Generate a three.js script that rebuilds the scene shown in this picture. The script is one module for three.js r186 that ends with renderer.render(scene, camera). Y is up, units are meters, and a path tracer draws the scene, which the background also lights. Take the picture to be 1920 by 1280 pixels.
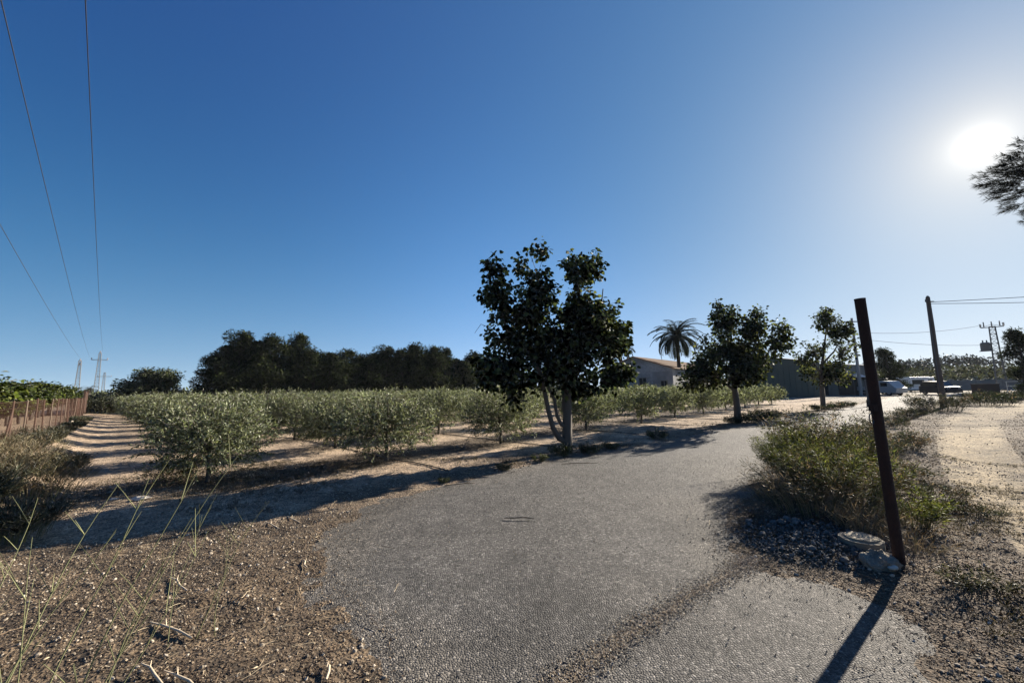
import * as THREE from 'three';
import { mergeGeometries } from 'three/addons/utils/BufferGeometryUtils.js';

// ---------------------------------------------------------------- camera, sky, sun, exposure
const EYE = 1.55;
const camera = new THREE.PerspectiveCamera(83.02, 1.5, 0.1, 6000);
camera.position.set(0, EYE, 0);
camera.rotation.order = 'YXZ';
camera.rotation.set(0.12385, 0, -0.0169);
const scene = new THREE.Scene();
const renderer = new THREE.WebGLRenderer({ antialias: true });
renderer.toneMapping = THREE.LinearToneMapping;
renderer.toneMappingExposure = 2.7;
renderer.shadowMap.enabled = true;
const SUN = new THREE.Vector3(0.7396, 0.3678, -0.5637).normalize();
const sun = new THREE.DirectionalLight(new THREE.Color(1.0, 0.9, 0.76), 5);
sun.position.copy(SUN).multiplyScalar(120);
sun.castShadow = true;
sun.shadow.mapSize.set(4096, 4096);
Object.assign(sun.shadow.camera, { left: -80, right: 80, top: 80, bottom: -80, near: 1, far: 320 });
scene.add(sun);

const clamp = (x, a = 0, b = 1) => Math.min(b, Math.max(a, x));
const mix = (a, b, t) => a + (b - a) * t;
const sst = (a, b, x) => { const t = clamp((x - a) / (b - a)); return t * t * (3 - 2 * t); };
function rng(seed) { let a = seed >>> 0; return () => { a = (a + 0x6D2B79F5) | 0; let t = Math.imul(a ^ (a >>> 15), 1 | a); t = (t + Math.imul(t ^ (t >>> 7), 61 | t)) ^ t; return ((t ^ (t >>> 14)) >>> 0) / 4294967296; }; }

{ // clear afternoon air: deep blue overhead, pale at the horizon, an aureole of scattered light round the sun
  const W = 1536, Hh = 768, data = new Float32Array(W * Hh * 4), E = 2.7;
  for (let j = 0; j < Hh; j++) {
    const el = ((j + 0.5) / Hh - 0.5) * Math.PI, y = Math.sin(el), c = Math.cos(el);
    const up = Math.max(y, 0);
    const k1 = Math.exp(-up / 0.1), k2 = Math.exp(-up / 0.3), k3 = Math.exp(-up / 0.2);
    for (let i = 0; i < W; i++) {
      const az = ((i + 0.5) / W - 0.5) * 2 * Math.PI, x = c * Math.cos(az), z = c * Math.sin(az);
      const g = Math.acos(clamp(x * SUN.x + y * SUN.y + z * SUN.z, -1, 1)) * 180 / Math.PI;
      const air = Math.exp(-Math.pow((g - 50) / 24, 2)) * Math.exp(-Math.pow(up / 0.55, 2)), far = Math.exp(-g / 40), mid = Math.exp(-g / 16), near = 0.86 * Math.exp(-g / 8), low = k3 * Math.exp(-g / 50), core = 1.1 * Math.exp(-g / 0.9);
      const o = (j * W + i) * 4;
      const base = [0.324 * k1, 0.186 * k1 + 0.365 * k2, 0.154 + 0.60 * k2];
      const glow = [0.72 * near + 0.086 * mid + 0.133 * far + 0.82 * low + 0.03 * air + core, 0.47 * near + 0.37 * far + 0.40 * low + 0.09 * air + core, 0.08 * near + 0.50 * far + 0.24 * air + core];
      for (let q = 0; q < 3; q++) data[o + q] = (base[q] + glow[q]) / E;
      data[o + 3] = 1;
    }
  }
  const sky = new THREE.DataTexture(data, W, Hh, THREE.RGBAFormat, THREE.FloatType);
  sky.mapping = THREE.EquirectangularReflectionMapping;
  sky.colorSpace = THREE.LinearSRGBColorSpace;
  sky.magFilter = sky.minFilter = THREE.LinearFilter;
  sky.needsUpdate = true;
  scene.background = sky;
  scene.environment = sky;
}

// ---------------------------------------------------------------- helpers
const V = (x, y, z) => new THREE.Vector3(x, y, z);
const taken = new Map();
function numbered(n) { const k = taken.get(n) || 0; taken.set(n, k + 1); return k ? n + '_' + String(k).padStart(3, '0') : n; }
function tag(o, label, category, group, kind) { if (label) o.userData.label = label; if (category) o.userData.category = category; if (group) o.userData.group = group; if (kind) o.userData.kind = kind; return o; }
function thing(name, label, category, x, y, z, turn = 0, group) {
  const o = new THREE.Group(); o.name = numbered(name); o.position.set(x, y, z); o.rotation.y = turn; scene.add(o);
  return tag(o, label, category, group);
}
function part(name, geo, mat, parent) { const m = new THREE.Mesh(geo, mat); m.name = name; if (name === 'branches') m.userData.kind = 'stuff'; m.castShadow = m.receiveShadow = true; parent.add(m); return m; }
function copyOf(src, label, group) { const c = src.clone(); c.userData = { ...src.userData }; c.name = numbered(src.userData.base || src.name.replace(/_\d{3}$/, '')); if (label) c.userData.label = label; if (group) c.userData.group = group; scene.add(c); return c; }

// value noise
const NP = new Float32Array(65536); { const r = rng(77); for (let i = 0; i < 65536; i++) NP[i] = r(); }
function vn(x, y) {
  const xi = Math.floor(x), yi = Math.floor(y), fx = x - xi, fy = y - yi, sx = fx * fx * (3 - 2 * fx), sy = fy * fy * (3 - 2 * fy);
  const h = (a, b) => NP[((a & 255) << 8) | ((b + (a >> 8) * 37) & 255)];
  return mix(mix(h(xi, yi), h(xi + 1, yi), sx), mix(h(xi, yi + 1), h(xi + 1, yi + 1), sx), sy);
}
function fbm(x, y, n = 4) { let s = 0, a = 0.5, t = 0; for (let i = 0; i < n; i++) { s += a * vn(x + i * 17.3, y - i * 9.1); t += a; x *= 2.03; y *= 2.03; a *= 0.5; } return s / t; }

// mesh collector
class MB {
  constructor() { this.p = []; this.n = []; this.c = []; this.i = []; this.k = 0; }
  vert(x, y, z, nx, ny, nz, col) { this.p.push(x, y, z); this.n.push(nx, ny, nz); this.c.push(col[0], col[1], col[2]); return this.k++; }
  tri(a, b, c) { this.i.push(a, b, c); }
  geo() {
    const g = new THREE.BufferGeometry();
    g.setAttribute('position', new THREE.BufferAttribute(new Float32Array(this.p), 3));
    g.setAttribute('normal', new THREE.BufferAttribute(new Float32Array(this.n), 3));
    g.setAttribute('color', new THREE.BufferAttribute(new Float32Array(this.c), 3));
    g.setIndex(this.k > 65535 ? new THREE.BufferAttribute(new Uint32Array(this.i), 1) : new THREE.BufferAttribute(new Uint16Array(this.i), 1));
    return g;
  }
  // tapered tube through points [[x,y,z,r],...]
  tube(pts, seg = 6, col = [1, 1, 1], wob = 0) {
    let prev = null, ax = V(), T = V(), B = V(), N = V(0, 0, 0);
    for (let q = 0; q < pts.length; q++) {
      const a = pts[Math.max(0, q - 1)], b = pts[Math.min(pts.length - 1, q + 1)];
      T.set(b[0] - a[0], b[1] - a[1], b[2] - a[2]).normalize();
      if (q === 0) { ax.set(Math.abs(T.y) > 0.9 ? 1 : 0, Math.abs(T.y) > 0.9 ? 0 : 1, 0); N.crossVectors(T, ax).normalize(); } else N.addScaledVector(T, -N.dot(T)).normalize();
      B.crossVectors(T, N);
      const ring = [];
      for (let s = 0; s < seg; s++) {
        const an = s / seg * Math.PI * 2, c = Math.cos(an), d = Math.sin(an), r = pts[q][3] * (wob ? 1 + wob * Math.sin(s * 2.4 + q * 1.7) : 1);
        const nx = N.x * c + B.x * d, ny = N.y * c + B.y * d, nz = N.z * c + B.z * d;
        ring.push(this.vert(pts[q][0] + nx * r, pts[q][1] + ny * r, pts[q][2] + nz * r, nx, ny, nz, col));
      }
      if (prev) for (let s = 0; s < seg; s++) { const t = (s + 1) % seg; this.tri(prev[s], ring[t], ring[s]); this.tri(prev[s], prev[t], ring[t]); }
      prev = ring;
    }
    return this;
  }
  bar(a, b, r, seg = 4, col) { return this.tube([[...a, r], [...b, r]], seg, col); }
  // narrow folded leaf: two faces
  leaf(px, py, pz, dx, dy, dz, len, wid, nx, ny, nz, col) {
    let sx = dy * nz - dz * ny, sy = dz * nx - dx * nz, sz = dx * ny - dy * nx; const l = Math.hypot(sx, sy, sz) || 1; sx /= l; sy /= l; sz /= l;
    nx = sy * dz - sz * dy; ny = sz * dx - sx * dz; nz = sx * dy - sy * dx; if (ny < 0) { nx = -nx; ny = -ny; nz = -nz; }
    const f = wid * 0.18, m = 0.45 * len, h = wid * 0.5;
    const a = this.vert(px, py, pz, nx, ny, nz, col), t = this.vert(px + dx * len, py + dy * len, pz + dz * len, nx, ny, nz, col);
    const l1 = this.vert(px + dx * m + sx * h + nx * f, py + dy * m + sy * h + ny * f, pz + dz * m + sz * h + nz * f, nx + sx * .3, ny + sy * .3, nz + sz * .3, col);
    const r1 = this.vert(px + dx * m - sx * h + nx * f, py + dy * m - sy * h + ny * f, pz + dz * m - sz * h + nz * f, nx - sx * .3, ny - sy * .3, nz - sz * .3, col);
    this.tri(a, t, l1); this.tri(a, r1, t);
  }
  // broad rounded leaf: six faces
  broad(px, py, pz, dx, dy, dz, len, wid, nx, ny, nz, col) {
    let sx = dy * nz - dz * ny, sy = dz * nx - dx * nz, sz = dx * ny - dy * nx; const l = Math.hypot(sx, sy, sz) || 1; sx /= l; sy /= l; sz /= l;
    nx = sy * dz - sz * dy; ny = sz * dx - sx * dz; nz = sx * dy - sy * dx; if (ny < 0) { nx = -nx; ny = -ny; nz = -nz; }
    const at = (u, w, f) => this.vert(px + dx * len * u + sx * wid * w + nx * wid * f, py + dy * len * u + sy * wid * w + ny * wid * f, pz + dz * len * u + sz * wid * w + nz * wid * f, nx + sx * w * .8, ny + sy * w * .8, nz + sz * w * .8, col);
    const a = at(0, 0, 0), t = at(1, 0, -.12), m = at(.5, 0, -.06), l1 = at(.22, .42, .1), l2 = at(.66, .4, .06), r1 = at(.22, -.42, .1), r2 = at(.66, -.4, .06);
    this.tri(a, m, l1); this.tri(l1, m, l2); this.tri(l2, m, t); this.tri(a, r1, m); this.tri(r1, r2, m); this.tri(r2, t, m);
  }
}
const box = (w, h, d, x = 0, y = 0, z = 0) => new THREE.BoxGeometry(w, h, d).translate(x, y, z);
const cyl = (r0, r1, h, x = 0, y = 0, z = 0, seg = 12) => new THREE.CylinderGeometry(r0, r1, h, seg).translate(x, y, z);
const merge = (a) => mergeGeometries(a.map((g) => { const q = g.index ? g.toNonIndexed() : g; for (const k of Object.keys(q.attributes)) if (!['position', 'normal', 'uv'].includes(k)) q.deleteAttribute(k); if (!q.attributes.uv) q.setAttribute('uv', new THREE.BufferAttribute(new Float32Array(q.attributes.position.count * 2), 2)); return q; }));
function unit(r) { const z = r() * 2 - 1, a = r() * 6.2832, s = Math.sqrt(1 - z * z); return [s * Math.cos(a), z, s * Math.sin(a)]; }
const pick = (a, r) => a[Math.floor(r() * a.length) % a.length];
const tint = (c, r, v = 0.25) => { const k = 1 - v + 2 * v * r(); return [c[0] * k, c[1] * k, c[2] * k]; };
const lin = (r, g, b) => new THREE.Color().setRGB(r, g, b);
const std = (c, rough = 0.9, extra = {}) => new THREE.MeshStandardMaterial({ color: lin(...c), roughness: rough, ...extra });
const leafMat = (through, rough, extra = {}) => new THREE.MeshPhysicalMaterial({ vertexColors: true, side: THREE.DoubleSide, roughness: rough, transmission: through, thickness: 0, ...extra });

// ---------------------------------------------------------------- textures (grain only)
function tex(n, f, srgb, rep) {
  const d = new Uint8Array(n * n * 4);
  for (let j = 0; j < n; j++) for (let i = 0; i < n; i++) { const c = f(i, j), o = (j * n + i) * 4; d[o] = clamp(c[0]) * 255; d[o + 1] = clamp(c[1]) * 255; d[o + 2] = clamp(c[2]) * 255; d[o + 3] = 255; }
  const t = new THREE.DataTexture(d, n, n); t.wrapS = t.wrapT = THREE.RepeatWrapping; t.magFilter = THREE.LinearFilter; t.minFilter = THREE.LinearMipmapLinearFilter; t.generateMipmaps = true;
  if (srgb) t.colorSpace = THREE.SRGBColorSpace; if (rep) t.repeat.set(rep[0], rep[1]); t.needsUpdate = true; return t;
}
// tiling noise field of given cell count
function tileNoise(cells, seed) { const r = rng(seed), g = new Float32Array(cells * cells).map(() => r()); return (u, v) => { const x = u * cells, y = v * cells, xi = Math.floor(x), yi = Math.floor(y), fx = x - xi, fy = y - yi, sx = fx * fx * (3 - 2 * fx), sy = fy * fy * (3 - 2 * fy), q = (a, b) => g[((b % cells + cells) % cells) * cells + ((a % cells + cells) % cells)]; return mix(mix(q(xi, yi), q(xi + 1, yi), sx), mix(q(xi, yi + 1), q(xi + 1, yi + 1), sx), sy); }; }
// chips: tiling cellular field, returns height 0..1 and tone
function chips(n, cells, seed) {
  const r = rng(seed), pts = []; for (let i = 0; i < cells * cells; i++) pts.push([r(), r(), r(), 0.6 + 0.4 * r()]);
  const h = new Float32Array(n * n), t = new Float32Array(n * n);
  for (let j = 0; j < n; j++) for (let i = 0; i < n; i++) {
    const x = i / n * cells, y = j / n * cells, xi = Math.floor(x), yi = Math.floor(y); let d1 = 9, d2 = 9, w = null;
    for (let b = -1; b <= 1; b++) for (let a = -1; a <= 1; a++) { const p = pts[((yi + b + cells) % cells) * cells + (xi + a + cells) % cells], dx = xi + a + p[0] - x, dy = yi + b + p[1] - y, d = Math.hypot(dx, dy); if (d < d1) { d2 = d1; d1 = d; w = p; } else if (d < d2) d2 = d; }
    h[j * n + i] = Math.min(1, (d2 - d1) * 2.2) * w[3]; t[j * n + i] = w[2];
  }
  return { h, t };
}
const ASN = 1024, asC = chips(ASN, 118, 5), asF = tileNoise(12, 9), asG = tileNoise(48, 19);
const asphaltMap = tex(ASN, (i, j) => { const k = j * ASN + i, t = asC.t[k], h = asC.h[k], f = asF(i / ASN, j / ASN), g = asG(i / ASN, j / ASN); let v = 0.51 + 0.30 * (t - 0.5) + 0.10 * (f - 0.5) + 0.12 * (g - 0.5); if (h < 0.16) v *= 0.6; if (t > 0.94) v += 0.13; return [v * 1.02, v, v * 0.97]; }, true);
const asphaltBump = tex(ASN, (i, j) => { const k = j * ASN + i, v = 0.75 * asC.h[k] + 0.25 * asG(i / ASN, j / ASN); return [v, v, v]; });
const GN = 1024, gC = chips(GN, 110, 15), gF = tileNoise(9, 3), gG = tileNoise(64, 4), gH = tileNoise(200, 6), gP = tileNoise(26, 8);
const groundMap = tex(GN, (i, j) => { const u = i / GN, v = j / GN, k = j * GN + i; let q = 0.76 + 0.20 * (gF(u, v) - 0.5) + 0.26 * (gG(u, v) - 0.5) + 0.42 * (gH(u, v) - 0.5) + 0.16 * (gP(u, v) - 0.5); if (gC.t[k] > 0.82 && gC.h[k] > 0.25) q += 0.16 * (gC.t[k] - 0.7) * 3; if (gC.t[k] < 0.12) q *= 0.8; return [q, q * 0.985, q * 0.96]; }, true);
const groundBump = tex(GN, (i, j) => { const u = i / GN, v = j / GN, k = j * GN + i, q = 0.25 * gG(u, v) + 0.4 * gH(u, v) + 0.15 * gP(u, v) + (gC.t[k] > 0.7 ? 0.3 * gC.h[k] : 0); return [q, q, q]; });
const barkN = tileNoise(16, 41), barkM = tileNoise(60, 42);
const barkBump = tex(256, (i, j) => { const v = 0.6 * barkN(i / 256 * 1, j / 256 * 1) + 0.4 * barkM(i / 256, j / 256); return [v, v, v]; });
const rustA = tileNoise(7, 51), rustB = tileNoise(40, 52), rustC = tileNoise(120, 53);
const rustMap = tex(512, (i, j) => { const u = i / 512, v = j / 512, a = rustA(u, v), b = rustB(u, v), c = rustC(u, v), q = clamp(0.5 * a + 0.35 * b + 0.3 * c - 0.05); return [mix(0.34, 0.52, q), mix(0.22, 0.30, q), mix(0.17, 0.19, q)]; }, true);
const rustBump = tex(512, (i, j) => { const v = 0.5 * rustB(i / 512, j / 512) + 0.5 * rustC(i / 512, j / 512); return [v, v, v]; });
const plA = tileNoise(6, 61), plB = tileNoise(50, 62);
const plasterMap = tex(512, (i, j) => { const a = plA(i / 512, j / 512), b = plB(i / 512, j / 512), v = 0.78 + 0.2 * (a - 0.5) + 0.12 * (b - 0.5); return [v, v, v * 0.98]; }, true);

// ---------------------------------------------------------------- terrain
const GO = [-5.33, -7.07], GD = [-0.733, -0.680], GE = [0.735, -0.678], GNx = [0.680, -0.733]; // grove origin, along the track, along the road, across the track
const FA = [-10.8, -8.4], FB = [-30.05, -27.2]; // fence line
const fLen = Math.hypot(FB[0] - FA[0], FB[1] - FA[1]), fD = [(FB[0] - FA[0]) / fLen, (FB[1] - FA[1]) / fLen];
const fenceW = (x, z) => -(x - FA[0]) * fD[1] + (z - FA[1]) * fD[0]; // metres to the track side of the fence
const roadL = [[0.3, 6], [0.0, 2], [-0.2, 0], [-0.42, -1.4], [-0.73, -2.28], [-1.03, -2.69], [-1.58, -3.3], [-2.02, -4.4], [-1.95, -5.5], [-1.45, -6.3], [-0.34, -7.42], [0.41, -8.4], [1.47, -9.37], [3.3, -10.45], [6.81, -13.6], [10.95, -16.9], [17.55, -22.1], [26.5, -29.5], [35.4, -37.2], [46, -46.5]];
const roadR = [[2.4, 6], [2.2, 2], [2.1, 0], [2.1, -1.4], [2.19, -2.2], [2.42, -2.6], [2.58, -3.0], [2.4, -3.25], [2.1, -3.45], [2.08, -3.85], [2.5, -4.7], [3.24, -5.7], [5.02, -7.88], [7.35, -10.17], [10.12, -12.55], [14.8, -16.2], [24.75, -24.2], [34.7, -32.5], [46, -41.5]];
const roadPoly = [...roadL, ...roadR.slice().reverse()];
function polySd(P, x, z) {
  let d = 1e9, inside = false;
  for (let i = 0, j = P.length - 1; i < P.length; j = i++) {
    const [ax, az] = P[j], [bx, bz] = P[i], ex = bx - ax, ez = bz - az, t = clamp(((x - ax) * ex + (z - az) * ez) / (ex * ex + ez * ez)), qx = x - ax - ex * t, qz = z - az - ez * t;
    d = Math.min(d, qx * qx + qz * qz);
    if ((az > z) !== (bz > z) && x < (bx - ax) * (z - az) / (bz - az) + ax) inside = !inside;
  }
  return (inside ? -1 : 1) * Math.sqrt(d);
}
const roadSd = (x, z) => polySd(roadPoly, x, z);
const yardPoly = [[27, -29.5], [33, -29.5], [41.5, -34], [52, -40], [72, -52], [78, -64], [60, -72], [44, -60], [31, -50], [34, -46], [30, -36]];
const trackPoly = [[4.1, -3.3], [5.0, -4.2], [5.9, -5.4], [7.6, -7.1], [10.9, -10.2], [16.9, -15.6], [24.5, -21.2], [34, -27.5], [35.2, -26.0], [25.6, -19.6], [17.9, -14.5], [11.7, -9.35], [8.3, -6.4], [6.55, -4.85], [5.5, -3.75], [4.5, -3.0]];
const rightOf = (x, z) => (x - 1.2) * 0.63 + (z + 6) * 0.78; // metres to the right of the road's middle
const across = (x, z) => (x - GO[0]) * GNx[0] + (z - GO[1]) * GNx[1], along = (x, z) => (x - GO[0]) * GD[0] + (z - GO[1]) * GD[1];
function H(x, z, s = roadSd(x, z)) {
  let y = 0;
  if (s < 0) y = -0.05 * sst(0, 0.3, -s); else y = 0.014 * sst(0, 0.3, s);
  const far = Math.hypot(x, z);
  if (s > -0.5) {
    const k = sst(-0.5, 0.1, s);
    y += k * (0.030 * (fbm(x * 2.6, z * 2.6, 4) - 0.5) + 0.012 * (fbm(x * 11, z * 11, 2) - 0.5) + 0.05 * sst(0.1, 0.6, s) * sst(-6.6, -5.2, z) * (fbm(x * 5.2 + 8, z * 5.2, 3) - 0.5));
    y += 0.10 * (fbm(x * 0.35 + 40, z * 0.35, 3) - 0.45) * sst(0.3, 2.5, s) * sst(90, 20, far);
    const a = rightOf(x, z);
    if (a > 0 && x < 60) { y += 0.05 * sst(0.1, 0.9, s) * sst(30, 6, far) * (polySd(trackPoly, x, z) > 0 ? 1 : sst(-0.5, 0, polySd(trackPoly, x, z))); }
    const w = fenceW(x, z), v = along(x, z);
    if (a < 0 && w < 3) y += 0.27 * sst(1.25, 0.2, w + 0.25 * (fbm(x * 0.9, z * 0.9, 2) - 0.5)) * sst(-2.5, 1.5, v + 2) * sst(75, 45, v);
  }
  return y;
}
function litterAt(x, z, s, a) { // how much dead leaf and mulch lies here
  const n = fbm(x * 0.8, z * 0.8, 4), m = fbm(x * 2.7 + 9, z * 2.7, 3);
  if (a > 0) { if (x > 40) return 0.1; const tr = polySd(trackPoly, x, z); return clamp((tr < 0 ? 0.25 * sst(-0.5, 0.1, tr) + 0.45 * sst(0.5, 0.66, n * 0.5 + m * 0.5) : 0.85 + 0.8 * (n - 0.45)) * sst(34, 20, x) + 0.3 * (m - 0.5)); }
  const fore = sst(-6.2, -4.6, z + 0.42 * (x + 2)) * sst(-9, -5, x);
  const edge = sst(1.6, 0.1, s) * sst(-7, -4, z);
  const verge = 0.55 * sst(1.9, 0.5, s);
  const v = along(x, z), u = across(x, z), row = 0.45 * sst(1.3, 0.5, Math.abs(v)) + 0.35 * sst(0.5, 0.2, Math.abs(((v / 3.05 + 0.5) % 1 + 1) % 1 - 0.5)) * sst(-0.8, 0.4, u);
  return clamp(Math.max(fore * 0.85, edge, verge, row) * (0.45 + 1.1 * n) + 0.35 * (m - 0.55));
}
const C3 = (a, b, t) => [mix(a[0], b[0], t), mix(a[1], b[1], t), mix(a[2], b[2], t)];
function groundColor(x, z, s) {
  const a = rightOf(x, z), n1 = fbm(x * 0.5 + 3, z * 0.5, 4), n2 = fbm(x * 3.1, z * 3.1, 3), far = Math.hypot(x, z);
  let c = C3([0.48, 0.36, 0.255], [0.64, 0.50, 0.365], clamp(n1 * 1.4 - 0.2));
  if (a > 0 && polySd(yardPoly, x, z) > 0) { const st = fbm((x * 0.78 - z * 0.62) * 0.25, (x * 0.62 + z * 0.78) * 2.2, 4); c = C3([0.13, 0.096, 0.064], [0.30, 0.235, 0.14], clamp(n1 * 1.6 + st * 2.0 - 1.4)); const tq = polySd(trackPoly, x, z); c = C3(c, C3([0.25, 0.195, 0.12], [0.46, 0.365, 0.225], clamp(st * 2.6 - 0.85)), sst(0.35, -0.25, tq + 0.5 * (n2 - 0.5))); }
  const yd = polySd(yardPoly, x, z); if (yd < 1.5) c = C3([0.46, 0.42, 0.35], c, sst(-0.5, 1.5, yd + 2 * (n1 - 0.5)));
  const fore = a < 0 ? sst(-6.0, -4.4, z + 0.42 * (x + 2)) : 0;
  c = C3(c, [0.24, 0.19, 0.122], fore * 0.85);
  const L = litterAt(x, z, s, a);
  c = C3(c, C3([0.11, 0.077, 0.05], [0.21, 0.155, 0.098], n2), sst(0.15, 0.75, L) * sst(70, 30, far));
  if (far > 55) c = C3(c, C3([0.30, 0.25, 0.14], [0.42, 0.34, 0.22], n1), sst(55, 110, far) * (yd > 0 ? 1 : 0));
  const k = 0.7 + 0.6 * n2;
  return [c[0] * k, c[1] * k, c[2] * k];
}
{
  const axis = (lo, hi, step, max, grow) => { const f = []; for (let t = lo; t < hi - 1e-6; t += step) f.push(t); f.push(hi); let s = step, t = hi; while (t < max) { s *= grow; t += s; f.push(t); } s = step; t = lo; const g = []; while (t > -max) { s *= grow; t -= s; g.push(t); } return [...g.reverse(), ...f]; };
  const xs = axis(-7.5, 8, 0.05, 3000, 1.045), zs0 = axis(-10.5, 0.6, 0.05, 3000, 1.045);
  const zs = zs0, nx = xs.length, nz = zs.length;
  const p = new Float32Array(nx * nz * 3), c = new Float32Array(nx * nz * 3), uv = new Float32Array(nx * nz * 2), ix = [];
  for (let j = 0; j < nz; j++) for (let i = 0; i < nx; i++) {
    const x = xs[i], z = zs[j], k = j * nx + i, s = Math.abs(x) < 120 && Math.abs(z) < 120 ? roadSd(x, z) : 99;
    p[k * 3] = x; p[k * 3 + 1] = H(x, z, s); p[k * 3 + 2] = z; uv[k * 2] = x / 2.3; uv[k * 2 + 1] = z / 2.3;
    const q = groundColor(x, z, s); c[k * 3] = q[0]; c[k * 3 + 1] = q[1]; c[k * 3 + 2] = q[2];
    if (i < nx - 1 && j < nz - 1) ix.push(k, k + nx, k + 1, k + 1, k + nx, k + nx + 1);
  }
  const g = new THREE.BufferGeometry(); g.setAttribute('position', new THREE.BufferAttribute(p, 3)); g.setAttribute('color', new THREE.BufferAttribute(c, 3)); g.setAttribute('uv', new THREE.BufferAttribute(uv, 2)); g.setIndex(new THREE.BufferAttribute(new Uint32Array(ix), 1)); g.computeVertexNormals();
  tag(part('ground', g, new THREE.MeshStandardMaterial({ vertexColors: true, map: groundMap, bumpMap: groundBump, bumpScale: 0.02, roughness: 1 }), scene), 'sandy earth strewn with dead leaves and small stones', 'ground', null, 'structure');
}
{ // asphalt sheet, its edge buried under the uneven earth
  const P = [], U = [], C = [], I = []; let k = 0;
  const st = 0.28;
  const cell = (x, z) => roadSd(x, z) < st;
  const id = new Map();
  const get = (i, j, q) => { const key = q + ':' + i + ':' + j; if (!id.has(key)) { const x = i * q, z = j * q; id.set(key, k++); P.push(x, 0.0 + 0.008 * (fbm(x * 0.4, z * 0.4, 2) - 0.5), z); U.push(x / 1.9, z / 1.9); const n = fbm(x * 0.7 + 5, z * 0.7, 4), m = fbm(x * 2.3, z * 2.3 + 7, 3); let v = 0.86 + 0.34 * (n - 0.5) + 0.22 * (m - 0.5); const stain = sst(0.64, 0.75, fbm(x * 1.1 + 60, z * 1.1, 3)); v *= 1 - 0.25 * stain; const dust = sst(0.5, 0.05, -roadSd(x, z) - 0.25 * m) * 0.5 + 0.28 * sst(0.5, 0.75, fbm(x * 0.45 + 20, z * 0.45, 3)); C.push(mix(0.40, 0.53, dust) * v, mix(0.39, 0.49, dust) * v, mix(0.38, 0.43, dust) * v); } return id.get(key); };
  const fill = (q, x0, x1, z0, z1) => { for (let j = Math.round(z0 / q); j < Math.round(z1 / q); j++) for (let i = Math.round(x0 / q); i < Math.round(x1 / q); i++) { if (!cell((i + .5) * q, (j + .5) * q)) continue; const a = get(i, j, q), b = get(i + 1, j, q), c = get(i, j + 1, q), d = get(i + 1, j + 1, q); I.push(a, c, b, b, c, d); } };
  fill(0.1, -3, 10, -16, 6); fill(0.1, 10, 48, -16, -10); fill(0.2, -3, 48, -48, -16);
  const g = new THREE.BufferGeometry(); g.setAttribute('position', new THREE.BufferAttribute(new Float32Array(P), 3)); g.setAttribute('uv', new THREE.BufferAttribute(new Float32Array(U), 2)); g.setAttribute('color', new THREE.BufferAttribute(new Float32Array(C), 3)); g.setIndex(new THREE.BufferAttribute(new Uint32Array(I), 1)); g.computeVertexNormals();
  tag(part('road', g, new THREE.MeshStandardMaterial({ vertexColors: true, map: asphaltMap, bumpMap: asphaltBump, bumpScale: 0.008, roughness: 0.86 }), scene), 'worn grey asphalt road curving away to the right', 'road', null, 'structure');
}

// ---------------------------------------------------------------- vegetation builders
const barkMat = (c) => std(c, 0.95, { bumpMap: barkBump, bumpScale: 0.01 });
const BARK = { grey: std([0.10, 0.085, 0.07], 0.95), dark: std([0.06, 0.048, 0.038], 0.95), pale: std([0.12, 0.10, 0.08], 0.95) };
function curve(a, b, r0, r1, rnd, sag = 0.12, n = 5) { // bent limb from a to b
  const L = Math.hypot(b[0] - a[0], b[1] - a[1], b[2] - a[2]), o = unit(rnd), pts = [];
  for (let i = 0; i <= n; i++) { const t = i / n, k = Math.sin(t * Math.PI) * sag * L; pts.push([mix(a[0], b[0], t) + o[0] * k, mix(a[1], b[1], t) + Math.abs(o[1]) * k * 0.6 - (1 - t) * t * L * 0.12, mix(a[2], b[2], t) + o[2] * k, mix(r0, r1, t)]); }
  return pts;
}
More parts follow.
